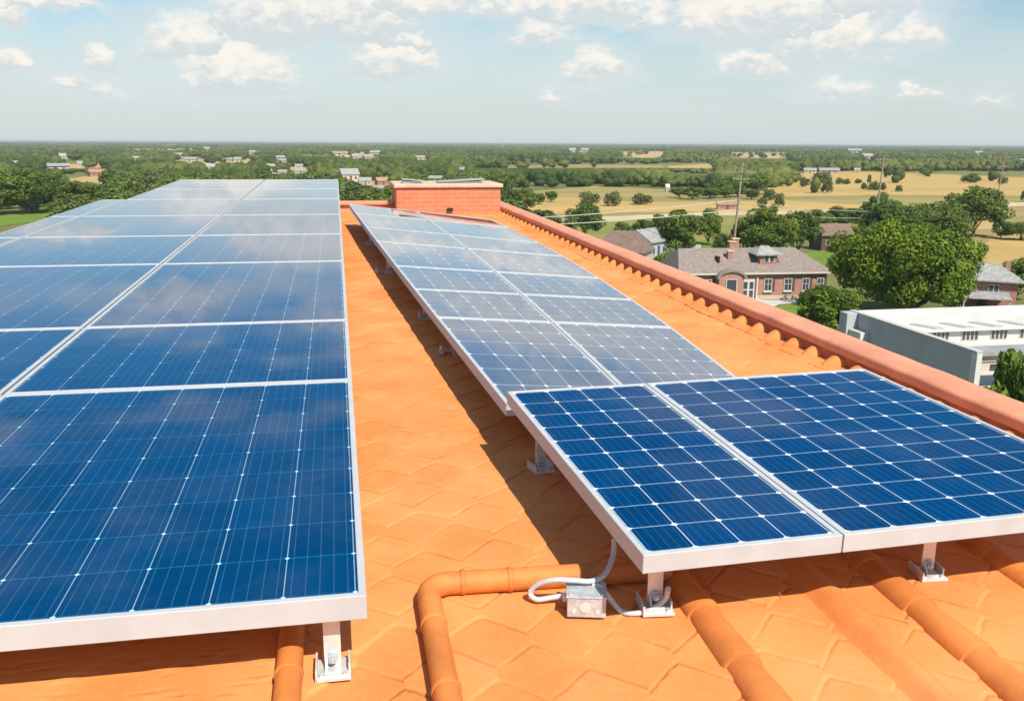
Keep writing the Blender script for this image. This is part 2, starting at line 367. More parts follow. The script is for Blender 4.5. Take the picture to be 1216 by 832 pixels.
MT['ground'] = mat_land('plain_ground', ((0.13, 0.145, 0.045), (0.24, 0.215, 0.085), (0.085, 0.115, 0.03)), 0.006, 0.05, 3.0)
MT['gold'] = mat_land('golden_field', ((0.50, 0.335, 0.125), (0.42, 0.285, 0.105), (0.36, 0.27, 0.10)), 0.03, 0.08, 14.0)
MT['drygrass'] = mat_land('dry_grass', ((0.37, 0.275, 0.115), (0.235, 0.215, 0.075), (0.31, 0.225, 0.095)), 0.035, 0.07, 9.0)
MT['olive'] = mat_land('olive_grass', ((0.205, 0.205, 0.06), (0.27, 0.24, 0.075), (0.16, 0.175, 0.045)), 0.05, 0.12, 8.0)
MT['lawn'] = mat_land('green_lawn', ((0.13, 0.21, 0.035), (0.17, 0.24, 0.04), (0.10, 0.16, 0.03)), 0.1, 0.4, 2.0)
MT['dirt'] = mat_land('pale_dirt', ((0.56, 0.46, 0.29), (0.47, 0.38, 0.23), (0.40, 0.33, 0.18)), 0.1, 0.25, 10.0)
MT['clear'] = mat_land('bare_clearing', ((0.52, 0.34, 0.17), (0.44, 0.31, 0.14), (0.33, 0.26, 0.10)), 0.02, 0.05, 4.0)

# ------------------------------------------------------------------ the land
def build_land():
    g = MB(); q = 30000
    g.add([(-q,-q,0),(q,-q,0),(q,q,0),(-q,q,0)], [(0,1,2,3)])
    tag(g.build('ground', MT['ground']), kind='structure')
    rnd = random.Random(4)
    def patch(name, pts, mat, z, wob=0.0):
        ws = [at(u, v, 0) for u, v in pts]; out = []
        for i, a in enumerate(ws):                       # ragged edges
            b = ws[(i+1) % len(ws)]
            for k in range(10):
                p = a.lerp(b, k/10); d = (b-a).length
                n = Vector((-(b-a).y, (b-a).x, 0)).normalized()
                out.append(p + n*rnd.uniform(-1, 1)*wob*min(d, 60)*0.04)
        m_ = MB(); m_.add([(p.x, p.y, z) for p in out], [tuple(range(len(out)))])
        tag(m_.build(name, mat), kind='structure')
    patch('field', [(560,262),(560,236),(700,221),(860,228),(945,222),(1216,232),(1290,236),(1290,262),(1216,262),(860,266)], MT['drygrass'], 0.04, 1)
    patch('field', [(925,234),(905,224),(950,206),(1010,203),(1216,211),(1290,214),(1290,236),(1216,233),(1040,232)], MT['gold'], 0.08, 1)
    patch('field', [(590,244),(660,234),(760,240),(850,240),(930,238),(1060,246),(1060,251),(850,251),(700,254),(590,256)], MT['gold'], 0.08, 1)
    patch('field', [(600,300),(600,262),(860,257),(1060,254),(1060,276),(860,285),(700,300)], MT['olive'], 0.06, 1)
    patch('dirt_track', [(560,268),(640,261),(740,257),(840,252),(960,250),(1060,247.5),(1216,240.5),(1300,238),(1300,242),(1216,245),(1060,252),(960,254.5),(840,256.5),(740,262),(640,267),(560,274)], MT['dirt'], 0.12, .3)
    patch('field', [(1010,296),(1030,262),(1130,252),(1290,250),(1290,330),(1216,345),(1150,322),(1100,300)], MT['drygrass'], 0.10, 1)
    patch('field', [(1150,300),(1180,282),(1290,280),(1290,325),(1216,330)], MT['gold'], 0.14, 1)
    patch('clearing', [(1120,268),(1165,262),(1216,268),(1200,272),(1140,274)], MT['clear'], 0.14, 1)
    patch('clearing', [(792,197),(846,195),(848,206),(820,204),(795,203)], MT['clear'], 0.08, 1)
    patch('clearing', [(738,180.5),(786,180),(788,186.5),(765,188),(745,186)], MT['clear'], 0.08, 1)
    patch('clearing', [(866,181),(935,182),(925,188.5),(880,187)], MT['clear'], 0.08, 1)
    patch('clearing', [(560,200),(660,195.5),(790,196),(790,200),(700,201),(560,205)], MT['drygrass'], 0.08, 1)
    patch('clearing', [(676,179),(700,178),(702,184),(678,186)], MT['clear'], 0.08, 1)
    patch('clearing', [(38,212),(62,208),(64,216),(44,219)], MT['clear'], 0.08, 1)
    patch('clearing', [(70,214),(100,210),(130,208),(128,217),(90,222),(74,222)], MT['clear'], 0.08, 1)
    patch('clearing', [(0,171.4),(140,171.2),(260,171.2),(260,172.2),(0,172.8)], MT['clear'], 0.05, 1)
    patch('clearing', [(475,187),(540,185),(545,190),(480,191)], MT['clear'], 0.08, 1)
    patch('clearing', [(60,196),(120,193),(128,199),(70,202)], MT['clear'], 0.08, 1)
    patch('clearing', [(205,190),(300,188),(310,193),(215,196)], MT['clear'], 0.08, 1)
    patch('clearing', [(310,198),(372,197),(380,205),(316,208)], MT['clear'], 0.08, 1)
    patch('clearing', [(395,181),(450,180),(455,187),(400,188)], MT['clear'], 0.08, 1)
    patch('clearing', [(405,212),(470,211),(478,222),(410,224)], MT['clear'], 0.08, 1)
    patch('clearing', [(150,177),(230,176.5),(232,178.5),(152,179)], MT['clear'], 0.08, 1)
    patch('lawn', [(-60,270),(-60,252),(40,250),(75,250),(75,258),(40,264),(0,269)], MT['lawn'], 0.08, 1)
    patch('lawn', [(912,372),(925,362),(1000,352),(1010,380),(960,400),(930,395)], MT['lawn'], 0.08, .5)
    patch('lawn', [(820,290),(845,284),(850,300),(825,310)], MT['lawn'], 0.12, .5)
    patch('lawn', [(955,302),(985,296),(1000,310),(970,320)], MT['lawn'], 0.12, .5)
    patch('path', [(872,362),(890,357.5),(918,358),(950,357),(950,361),(925,363),(905,372),(880,378)], MT['concrete'], 0.16, .2)
build_land()

# ------------------------------------------------------------------ the tiled building we stand on
XP = lambda y: 2.60 - 0.038*(y-3.0)     # inner edge of the parapet coping (layout units)
BLD = empty('tiled_building', (0, 0, 0))
tag(BLD, 'building whose orange terracotta tiled roof fills the foreground, with salmon parapet', 'building')

def tile_field(x0, x1, ys, nx, seed=3):
    """height field of diamond ended clay tiles, in metres"""
    X = np.concatenate([np.linspace(x0, -.15*S, 50)[:-1], np.linspace(-.15*S, x1, nx)]); Y = np.asarray(ys); xx, yy = np.meshgrid(X, Y)
    p, w, a = 0.160, 0.255, 0.058
    bend = 0.02*np.sin(xx*1.7+yy*0.9) + 0.016*np.sin(xx*4.1-yy*1.3) + 0.008*np.sin(xx*11.3+yy*3.7)
    yb = yy + bend
    k0 = np.floor(yb/p).astype(int); best = np.full(xx.shape, -10**6); ye = np.zeros(xx.shape)
    for dk in (-2, -1, 0, 1, 2):
        k = k0+dk; s = xx/w + 0.5*(k % 2); t = np.abs(((s) % 1.0) - 0.5)*2
        t = t*t*(3-2*t)*0.25 + t*0.75
        jit = 0.012*np.sin(k*12.9898+np.floor(s+.5)*78.233)
        e = k*p + a*(t-0.5)*2 + jit
        ok = (e <= yb) & (k > best); best = np.where(ok, k, best); ye = np.where(ok, e, ye)
    d = yb-ye; s = xx/w + 0.5*(best % 2); idx = np.floor(s+0.0)
    hsh = np.modf(np.abs(np.sin(best*127.1+idx*311.7+seed)*43758.5453))[0]
    fx = (s % 1.0)-0.5
    lip = np.clip(d/0.020, 0, 1); lip = lip*lip*(3-2*lip)
    h = (0.0058+0.006*np.clip((yy-4)/4, 0, 1))*lip*(1-0.8*np.clip(d/0.22, 0, 1)) + 0.0025*np.cos(fx*2*np.pi)*np.clip(1-d/0.30, 0, 1)
    h += (hsh-0.5)*0.0035*lip + 0.003*np.sin(yy*2.1+xx*1.1)
    nz = 0.5+0.5*np.sin(xx*9.1+np.sin(yy*7.3)*2.0)*np.sin(yy*5.7+1.3)
    seam = np.exp(-((d-0.003)/0.0065)**2)*np.clip(0.25+0.85*nz, 0, 1)
    return xx, yy, h, hsh, seam
def build_roof():
    ys = np.concatenate([np.arange(0.9*S, 3.6*S, 0.0050), np.arange(3.6*S, 7*S, 0.013), np.arange(7*S, 13.75*S, 0.022)])
    xx, yy, h, hsh, seam = tile_field(-1.75*S, 2.66*S, ys, 640)
    # flat strip beyond the parapet's foot is hidden below the coping
    zz = EYE + S*(-1.22) + 0.0191*yy + h
    ny, nx = xx.shape; V = np.stack([xx, yy, zz], -1).reshape(-1, 3)
    i = np.arange(ny*nx).reshape(ny, nx)
    Q = np.stack([i[:-1, :-1], i[:-1, 1:], i[1:, 1:], i[1:, :-1]], -1).reshape(-1, 4)
    me = np_mesh('roof', V, Q, hsh.ravel(), smooth=True)
    sa = me.attributes.new('seam', 'FLOAT', 'POINT'); sa.data.foreach_set('value', seam.ravel().astype(np.float32))
    roof = link('roof', me, MT['roof'], BLD)
    d = MB()                                            # roof deck below and around the tiles
    def slab(x0, x1, y0, y1, dz=-0.02, th=0.2):
        lo = [P(x0, y0, roofz(y0)+dz-th), P(x1, y0, roofz(y0)+dz-th), P(x1, y1, roofz(y1)+dz-th), P(x0, y1, roofz(y1)+dz-th)]
        hi = [P(x0, y0, roofz(y0)+dz), P(x1, y0, roofz(y0)+dz), P(x1, y1, roofz(y1)+dz), P(x0, y1, roofz(y1)+dz)]
        d.hexa(lo, hi)
    slab(-3.3, 2.72, -6, 0.9); slab(-3.3, 2.72, 0.9, 13.7, -0.022); slab(-3.3, 0.0, 13.7, 17.2)
    d.build('roof_deck', MT['clay'], BLD)
    w = MB()
    w.hexa([(-3.25*S, -5.9*S, 0), (2.75*S, -5.9*S, 0), (2.75*S, 13.68*S, 0), (-3.25*S, 13.68*S, 0)],
           [(-3.25*S, -5.9*S, 16.16), (2.75*S, -5.9*S, 16.16), (2.75*S, 13.68*S, 16.3), (-3.25*S, 13.68*S, 16.3)])
    w.hexa([(-3.25*S, 13.69*S, 0), (-0.05*S, 13.69*S, 0), (-0.05*S, 17.15*S, 0), (-3.25*S, 17.15*S, 0)],
           [(-3.25*S, 13.69*S, 16.3), (-0.05*S, 13.69*S, 16.3), (-0.05*S, 17.15*S, 16.35), (-3.25*S, 17.15*S, 16.35)])
    w.build('wall', MT['plaster'], BLD)
    # rows of barrel tiles standing proud of the roof, in overlapping lengths
    def row(xc, y0, y1, r, hk, first, ln=0.27):
        m_ = MB(); y = y0; n = 0; rnd = random.Random(int(xc*100))
        while y < y1:
            ye = min(y+ln, y1); r0, r1 = r*1.15, r*0.96
            nn = 14; vs = []
            for yy_, rr in ((y-0.02, r0), (y, r0*1.02), (ye, r1)):
                for k in range(nn+1):
                    t = math.pi*k/nn
                    vs.append((xc*S - math.cos(t)*rr*1.05 + rnd.uniform(-.0006, .0006), yy_, EYE + S*roofz(yy_/S) - 0.012 + math.sin(t)*rr*hk*(1 if yy_ > y-0.01 else .93)))
            fs = []
            for a in range(2):
                for k in range(nn): fs.append((a*(nn+1)+k, a*(nn+1)+k+1, (a+1)*(nn+1)+k+1, (a+1)*(nn+1)+k))
            fs.append(tuple(range(nn+1)))
            m_.add(vs, fs); y = ye; n += 1
        return m_.build('barrel_tile_row', MT['clay'], BLD, smooth=True)
    row(0.885, 0.62*S, 2.42*S, 0.052, 1.0, 0)
    row(1.450, 0.55*S, 2.62*S, 0.055, 0.95, 0)
    row(1.850, 1.00*S, 2.70*S, 0.055, 0.95, 0)
    m_ = MB(); nn = 16; ysb = np.linspace(0.6*S, 2.4*S, 60); vs = []; fs = []       # the row buried in mortar: a soft swell
    for j, y in enumerate(ysb):
        rr = 0.085 + 0.006*math.sin(y*9)+0.004*math.sin(y*23); fade = min(1, (2.4*S-y)/0.35)
        for k in range(nn+1):
            t = k/nn*2-1
            vs.append((1.25*S + t*rr*1.15, y, EYE + S*roofz(y/S) - 0.004 + fade*0.040*(math.cos(t*math.pi)*.5+.5) ))
    for j in range(len(ysb)-1):
        for k in range(nn): fs.append((j*(nn+1)+k, j*(nn+1)+k+1, (j+1)*(nn+1)+k+1, (j+1)*(nn+1)+k))
    m_.add(vs, fs); m_.build('mortared_tile_row', MT['roof'], BLD, smooth=True)
    # parapet: upstand, salmon coping, cover tiles at its foot
    ups = MB(); n = 40; yl = [0.2 + (13.3-0.2)*k/n for k in range(n+1)]
    for a, b in zip(yl[:-1], yl[1:]):
        ups.hexa([P(XP(a)+.006, a, roofz(a)-.1), P(XP(a)+.15, a, roofz(a)-.1), P(XP(b)+.15, b, roofz(b)-.1), P(XP(b)+.006, b, roofz(b)-.1)],
                 [P(XP(a)+.006, a, roofz(a)+.07), P(XP(a)+.15, a, roofz(a)+.07), P(XP(b)+.15, b, roofz(b)+.07), P(XP(b)+.006, b, roofz(b)+.07)])
    par = ups.build('parapet', MT['shaded_clay'], BLD)
    c = MB(); prof = [(0,.066),(0,.100),(.004,.108),(.016,.115),(.090,.121),(.162,.122),(.176,.114),(.18,.066)]
    vs = []; fs = []; K = len(prof)
    rnd = random.Random(8)
    yl = [0.2 + (13.42-0.2)*(k/90) for k in range(91)]
    for y in yl:
        j = rnd.uniform(-.002, .002)
        for dx, dz in prof: vs.append(P(XP(y)+dx+j, y, roofz(y)+dz+j*.6))
    for i in range(len(yl)-1):
        for k in range(K): fs.append((i*K+k, i*K+(k+1) % K, (i+1)*K+(k+1) % K, (i+1)*K+k))
    fs += [tuple(range(K)), tuple(range((len(yl)-1)*K, len(yl)*K))[::-1]]
    c.add(vs, fs); c.build('coping', MT['coping'], par, smooth=True)
    fl = MB(); vs = []; fs = []; rnd = random.Random(2)
    yl = np.linspace(0.3, 12.4, 160)
    for y in yl:
        e = XP(y)-.120+0.010*math.sin(y*5.3)+0.006*math.sin(y*13.1)
        vs += [P(e, y, roofz(y)), P(e, y, roofz(y)+.008), P(XP(y)+.05, y, roofz(y)+.014)]
    for i in range(len(yl)-1): fs += [(i*3, i*3+1, i*3+4, i*3+3), (i*3+1, i*3+2, i*3+5, i*3+4)]
    fl.add(vs, fs); fl.build('flashing', MT['roof'], par, smooth=False)
    rnd = random.Random(12); y = .5              # barrel tile ends poking out below the coping
    while y < 12.4:
        k_ = rnd.uniform(.88, 1.1); nn = 8; vs = []; dy = rnd.uniform(-.008, .008)
        for xo, rr, hz in ((-.082*k_, .014, .008), (-.055*k_, .040, .030), (-.018, .060, .050), (.02, .066, .056)):
            for q_ in range(nn+1):
                t = math.pi*q_/nn; vs.append(P(XP(y)+xo, y+dy-math.cos(t)*rr*k_, roofz(y)+.004+math.sin(t)*hz))
        fs = [(a_*(nn+1)+q_, a_*(nn+1)+q_+1, (a_+1)*(nn+1)+q_+1, (a_+1)*(nn+1)+q_) for a_ in range(3) for q_ in range(nn)] + [tuple(range(nn+1))]
        MB().add(vs, fs).build('cover_tile', MT['roof'], par, smooth=True); y += .205
    e = MB()                                            # low end parapet left of the brick stack
    for x0, x1 in ((-.02, .80),):
        e.hexa([P(x0, 12.95, roofz(13)-.05), P(x1, 12.95, roofz(13)-.05), P(x1, 13.1, roofz(13)-.05), P(x0, 13.1, roofz(13)-.05)],
               [P(x0, 12.95, roofz(13)+.10), P(x1, 12.95, roofz(13)+.10), P(x1, 13.1, roofz(13)+.10), P(x0, 13.1, roofz(13)+.10)])
    ep = e.build('end_parapet', MT['coping'], BLD, bevel=.01)
    e = MB(); e.hexa([P(-.02, 12.90, roofz(13)+.103), P(.76, 12.90, roofz(13)+.103), P(.76, 13.15, roofz(13)+.103), P(-.02, 13.15, roofz(13)+.103)],
               [P(-.02, 12.90, roofz(13)+.15), P(.76, 12.90, roofz(13)+.15), P(.76, 13.15, roofz(13)+.15), P(-.02, 13.15, roofz(13)+.15)])
    e.build('coping', MT['coping'], ep, bevel=.01)
    # brick stack at the roof's end
    b0, b1, ya, yb = .79, 2.235, 12.45, 13.45
    s = MB(); s.hexa([P(b0, ya, -1.05), P(b1, ya, -1.05), P(b1, yb, -1.05), P(b0, yb, -1.05)], [P(b0, ya, -.615), P(b1, ya, -.615), P(b1, yb, -.615), P(b0, yb, -.615)])
    st = s.build('brick_stack', MT['brick_chim'], BLD, bevel=.01)
    o_ = .032; s = MB(); s.hexa([P(b0-o_, ya-o_, -.613), P(b1+o_, ya-o_, -.613), P(b1+o_, yb+o_, -.613), P(b0-o_, yb+o_, -.613)], [P(b0-o_, ya-o_, -.560), P(b1+o_, ya-o_, -.560), P(b1+o_, yb+o_, -.560), P(b0-o_, yb+o_, -.560)])
    s.build('cap', MT['stone'], st, bevel=.015)
    s = MB(); s.box(P(1.52, 12.43, -.91), (.10, .03, .05)); s.build('vent_hole', MT['black'], st)
    # things lying on top of the stack
    def topthing(x, y, kind, label):
        r_ = empty(kind, P(x, y, -.558)); tag(r_, label, 'vent', 'metal vents on the brick stack'); return r_
    t = topthing(1.02, 12.75, 'roof_vent', 'low grey metal vent box on the left of the brick stack top')
    MB().box((0, 0, .018), (.30, .26, .036)).build('body', MT['steel'], t, bevel=.008); MB().box((0.02, 0, .050), (.36, .32, .014), M=Matrix.Rotation(R(5), 3, 'Y')).build('lid', MT['tin'], t)
    t = topthing(1.72, 12.85, 'roof_vent', 'long flat grey metal cover on the right of the brick stack top')
    MB().box((0, 0, .015), (.7, .3, .03)).build('body', MT['steel'], t, bevel=.008); MB().box((0, 0, .040), (.8, .38, .016), M=Matrix.Rotation(R(-3), 3, 'Y')).build('lid', MT['tin'], t)
build_roof()

# ------------------------------------------------------------------ solar panels
def panel(c4, nu, nv, cells, label, group, th=0.055, fwid=0.021, flat=1.0):
    """c4: near-left, near-right, far-right, far-left corners of the top face, in layout units"""
    w = [P(*p) for p in c4]; ctr = sum(w, Vector())/4
    nrm = (w[1]-w[0]).cross(w[3]-w[0]).normalized()
    root = empty('solar_panel', ctr - nrm*th); tag(root, label, 'solar panel', group)
    q = [p - root.location for p in w]
    def inset(d):
        out = []
        for i in range(4):
            p, a, b = q[i], q[(i+1) % 4], q[i-1]; e1 = (a-p).normalized(); e2 = (b-p).normalized()
            sn = e1.cross(e2).length; out.append(p + (e1+e2)*(d/sn))
        return out
    inn = inset(fwid); lo = [p - nrm*th for p in q]; lin = [p - nrm*th for p in inset(fwid*.6)]; ilow = [p - nrm*.012 for p in inn]
    f = MB(); vs = q + inn + lo + lin + ilow; fs = []
    for i in range(4):
        j = (i+1) % 4
        fs += [(i, j, 4+j, 4+i), (8+i, 8+j, j, i), (12+i, 12+j, 8+j, 8+i), (4+i, 4+j, 16+j, 16+i), (16+i, 16+j, 12+j, 12+i)]
    f.add(vs, fs); f.build('frame', MT['alu'], root, bevel=.0025)
    e = inset(fwid-.002); g = bpy.data.meshes.new('glass_face')
    g.from_pydata([tuple(p - nrm*.004) for p in e], [], [(0, 1, 2, 3)]); uvl = g.uv_layers.new(name='UVMap')
    mg = .05
    for li, t in enumerate(((-mg, -mg), (nu+mg, -mg), (nu+mg, nv+mg), (-mg, nv+mg))): uvl.data[li].uv = t
    link('glass_face', g, cells, root)
    b = MB(); b.add([p - nrm*.015 for p in e], [(3, 2, 1, 0)]); b.build('back_sheet', MT['backsheet'], root)
    return root

ORD = ['nearest', 'second', 'third', 'fourth', 'fifth', 'sixth', 'seventh', 'farthest']
def zL(x, y): return -1.0022 + 0.01912*y - 0.00177*x       # plane of the left array
rows = [1.815, 3.555, 4.713, 6.84, 8.57, 10.45, 12.66, 14.60, 17.0]
GL = 'panels of the left array'
def lq(x0, x1, y0, y1): return [(x, y, zL(x, y)) for x, y in ((x0, y0), (x1, y0), (x1, y1), (x0, y1))]
for i in range(8):
    y0, y1 = rows[i]+.006, rows[i+1]-.006
    nv = max(5, round((y1-y0)/0.193))
    if i == 0: nv = 9
    panel(lq(-1.262, .030, y0, y1), 8, nv, MT['cell_l'], '%s blue panel in the column of the left array beside the bare tile strip' % ORD[i], GL, th=.070)
    panel(lq(-2.722, -1.274, y0, y1), 9, nv, MT['cell_l'], '%s blue panel in the middle column of the left array' % ORD[i], GL, th=.070)
    if 2 <= i <= 5:
        panel(lq(-3.02, -2.737, y0, y1), 2, nv, MT['cell_l'], '%s narrow blue panel along the outer edge of the left array' % ORD[i-2], GL, th=.070)

GR = 'panels of the right array'
def zF(x, y): return -1.0 + 0.04089*y + 0.00066*x           # raised front pair
A, B_, C_ = (.662, 1.815), (1.178, 1.832), (2.135, 1.868)
A2, B2, C2 = (.575, 3.065), (1.106, 3.085), (2.035, 3.14)
def fq(*pts): return [(x, y, zF(x, y)) for x, y in pts]
panel(fq(A, (B_[0]-.0018, B_[1]), (B2[0]-.0018, B2[1]), A2), 4, 10, MT['cell_f'], 'narrow deep blue panel with a white grid at the front of the right array', GR, th=.058, fwid=.019)
panel(fq((B_[0]+.0018, B_[1]), C_, C2, (B2[0]+.0018, B2[1])), 7, 10, MT['cell_f'], 'wide deep blue panel with a white grid, front of the right array by the parapet', GR, th=.058, fwid=.019)

def zR(x, y): return -.944 + 0.0225*(y-3.1) - 0.075*(x-.52)   # long run behind, leaning down to the parapet
def onR(u, v):
    d = ray(u, v); n = np.array([.075, -.0225, 1.0]); c = -.944 - .0225*3.1 + .075*.52
    h = d*(c/(n@d)); return (h[0], h[1])
Lp = [(415,242),(422,253),(432,268.8),(448,286),(469,315),(492,342.5),(521,376),(588,462)]
Rp = [(579,260),(607,270),(641,288),(672,304),(708,329.5),(745,355),(797,388),(902,468)]
Lw = [onR(*p) for p in Lp]; Rw = [onR(*p) for p in Rp]
Lw[-1] = (Lw[-1][0], Lw[-1][1]-.20); Rw[-1] = (Rw[-1][0], Rw[-1][1]-.20)
pl = np.polyfit([p[1] for p in Lw], [p[0] for p in Lw], 2); pr = np.polyfit([p[1] for p in Rw], [p[0] for p in Rw], 2)
Lw = [(float(np.polyval(pl, p[1])), p[1]) for p in Lw]; Rw = [(float(np.polyval(pr, p[1])), p[1]) for p in Rw]
def rq(*pts): return [(x, y, zR(x, y)) for x, y in pts]
def lerp2(a, b, t): return (a[0]+(b[0]-a[0])*t, a[1]+(b[1]-a[1])*t)
Mt = .478
NB = 7
for i in range(NB):
    a, b = NB-i, NB-1-i          # near line, far line
    def shr(p, q_, d): return lerp2(p, q_, d)
    nl, nr, fr, fl_ = Lw[a], Rw[a], Rw[b], Lw[b]
    e = .004
    nl2, nr2 = lerp2(nl, fl_, e), lerp2(nr, fr, e); fr2, fl2 = lerp2(fr, nr, e), lerp2(fl_, nl, e)
    m0, m1 = lerp2(nl2, nr2, Mt-.002), lerp2(fl2, fr2, Mt-.002); k0, k1 = lerp2(nl2, nr2, Mt+.002), lerp2(fl2, fr2, Mt+.002)
    nv = 6 if i == 0 else 5
    panel(rq(nl2, m0, m1, fl2), 5, nv, MT['cell_r'], '%s panel in the left column of the long run behind the raised front pair' % ORD[i if i < 6 else 7], GR, th=.055, fwid=.018)
    panel(rq(k0, nr2, fr2, k1), 6, nv, MT['cell_r'], '%s panel in the right column of the long run behind the raised front pair' % ORD[i if i < 6 else 7], GR, th=.055, fwid=.024)

# ------------------------------------------------------------------ brackets
GB = 'steel feet under the solar panels'
def bracket(x, y, ztop, label, rz=0.0, k=1.0, arm=0.0):
    r_ = empty('mounting_bracket', P(x, y, roofz(y)) + Vector((0, 0, .006)), rz); tag(r_, label, 'bracket', GB)
    H = S*(ztop-roofz(y)) - .008
    b = MB().box((0, 0, .005), (.095*k, .10*k, .010)); b.box((-.044*k, 0, .019), (.006, .10*k, .03)); b.box((.044*k, .012, .019), (.006, .07*k, .03))
    b.build('base_plate', MT['steel_lt'], r_, bevel=.0015)
    p = MB().box((0, .008, .011+(H-.011)/2), (.046*k, .007, H-.013)); p.box((0, -.014*k, .0145), (.046*k, .036*k, .007)); p.box((0, .026, H-.004), (.046*k, .04, .006))
    p.add([(-.02*k, .004, .018), (-.014*k, .004, .018), (-.014*k, -.03*k, .018), (-.02*k, -.03*k, .018), (-.02*k, .004, .05), (-.014*k, .004, .05)], [(0,1,2,3),(0,3,4),(1,5,2),(4,3,2,5),(0,4,5,1)])
    p.build('post', MT['steel_lt'], r_, bevel=.001)
    t = MB().tube([(0, .0045, .042), (0, -.004, .042)], .016*k, 18); t.tube([(0, -.003, .042), (0, -.014, .042)], .0115*k, 6); t.tube([(0, -.013, .042), (0, -.021, .042)], .006*k, 12)
    t.build('bolt', MT['steel'], r_)
    for sx in (-.031, .031):
        s_ = MB().tube([(sx*k, -.033*k, .009), (sx*k, -.033*k, .017)], .0075*k, 6); s_.build('screw', MT['steel'], r_)
    if arm:
        a = MB().box((-arm/2, .0, .028), (arm, .032, .008)); a.box((-arm+.01, 0, .018), (.03, .05, .03)); a.build('arm', MT['steel'], r_, bevel=.002)
        k_ = MB().tube([(-arm+.012, 0, .03), (-arm+.012, 0, .055)], .012, 8); k_.build('clamp_bolt', MT['steel'], r_)
bracket(-.050, 1.875, zL(0, 1.875)-.05, 'bright steel foot with a round bolt under the nearest left panel', 0, 1.0)
bracket(.770, 2.010, zF(.77, 2.0)-.045, 'steel foot under the near corner of the right array, a cable looping over it', R(-6), 1.05)
bracket(1.585, 2.045, zF(1.58, 2.0)-.045, 'steel foot under the wide front right panel, standing clear on the tiles', R(-6), .95)
bracket(.690, 3.00, zF(.69, 3.0)-.045, 'slim steel foot in shadow under the rear corner of the raised front pair', R(10), 1.0)
for (u, v), lab, arm in (((546, 421), 'steel clamp foot under the nearest long run panel, its arm out over the tiles', .13),
                    ((506, 379), 'steel clamp foot under the second panel of the long run', .06),
                    ((462, 325), 'steel clamp foot with a pale end under the fourth panel of the long run', .13),
                    ((441, 292), 'small steel clamp foot near the far end of the long run', .07)):
    d = ray(u, v); n = np.array([0, -.0191, 1.0]); h = d*(-1.22/(n@d))
    bracket(h[0], h[1], zR(h[0], h[1])-.045, lab, R(-3), 1.0, arm)
    
# ------------------------------------------------------------------ pipes, junction box, cables
def roofhit(u, v, h=0.0):
    d = ray(u, v); n = np.array([0, -.0191, 1.0]); q = d*((-1.22+h/S)/(n@d)); return P(*q)
def clay_pipe(name, pts, r, collars, label):
    root = empty(name, pts[0]); tag(root, label, 'pipe')
    L_ = [p - root.location for p in pts]
    MB().tube(L_, r, 20).build('pipe_run', MT['clay'], root, smooth=True)
    for i, t in collars:
        a, b = L_[i], L_[i+1]; c = a.lerp(b, t); d = (b-a).normalized()
        MB().tube([c-d*.013, c-d*.011, c+d*.001, c+d*.003], [r*1.0, r*1.10, r*1.07, r*1.0], 20).build('collar', MT['clay'], root, smooth=True)
r_ = .037
def rp(x, y, h): return P(x, y, roofz(y)) + Vector((0, 0, h))
el = [rp(.86, 2.150, r_+.004), rp(.255, 2.180, r_+.004)]
for k in range(1, 7):
    t = math.pi/2*k/7; el.append(rp(.255-.062*math.sin(t), 2.180-.062*(1-math.cos(t)), r_+.004))
el += [rp(.193, 2.118, r_+.004), rp(.190, 1.55, r_+.004), rp(.188, .7, r_+.004)]
clay_pipe('clay_pipe', el, r_, [(0, .42), (0, .74), (0, .95), (9-1, .25), (9-1, .72)], 'orange clay pipe with an elbow lying on the tiles beside the junction box')
clay_pipe('clay_pipe', [rp(-.148, 2.6, .036), rp(-.146, 1.86, .036), rp(-.143, .6, .036)], .036, [(1, .02), (1, .34)], 'straight orange clay pipe emerging from under the nearest left panel')

bx = empty('junction_box', rp(.590, 2.030, .010), R(-14)); tag(bx, 'small galvanised metal junction box on the orange tiles with grey cables', 'junction box')
MB().box((0, 0, .032), (.118, .10, .064)).build('body', MT['steel'], bx, bevel=.003)
MB().box((0, 0, .067), (.124, .106, .006)).build('lid', MT['steel'], bx, bevel=.0015)
for sx, sy in ((-.048, -.042), (.048, -.042), (.048, .042), (-.048, .042)):
    MB().tube([(sx, sy, .069), (sx, sy, .074)], .005, 8).build('screw', MT['steel_lt'], bx)
kn = MB().tube([(-.005, -.0485, .034), (-.005, -.0525, .034)], .017, 16); kn.tube([(.034, -.0485, .02), (.034, -.052, .02)], .007, 12); kn.tube([(-.038, -.0485, .02), (-.038, -.052, .02)], .007, 12)
kn.build('knockout', MT['steel_lt'], bx)
gl = MB().tube([(-.054, .004, .036), (-.072, .004, .036)], .013, 8).build('cable_gland', MT['steel_lt'], bx)
z7 = lambda u, v, h: roofhit(440+u/3.04, 600+v/3.04, h)
c1 = curve_pts([z7(880,120,.17), z7(876,180,.125), z7(848,245,.100), z7(800,272,.094), z7(735,270,.10), z7(672,268,.10), z7(610,282,.075), z7(576,312,.04), z7(598,338,.022), z7(650,332,.028), z7(690,326,.034), z7(716,322,.040)], 10)
o = MB().tube(c1, .0085, 12).build('cable', MT['cable'], None, smooth=True); tag(o, 'pale grey cable looping round the left of the junction box from under the panel', 'cable', 'grey cables at the junction box')
c2 = curve_pts([z7(800,285,.082), z7(832,296,.075), z7(868,340,.04), z7(905,380,.014), z7(955,389,.012), z7(1010,374,.020), z7(1062,338,.045), z7(1075,300,.10)], 10)
o = MB().tube(c2, .0085, 12).build('cable', MT['cable'], None, smooth=True); tag(o, 'pale grey cable sagging from the junction box lid to the front steel foot', 'cable', 'grey cables at the junction box')

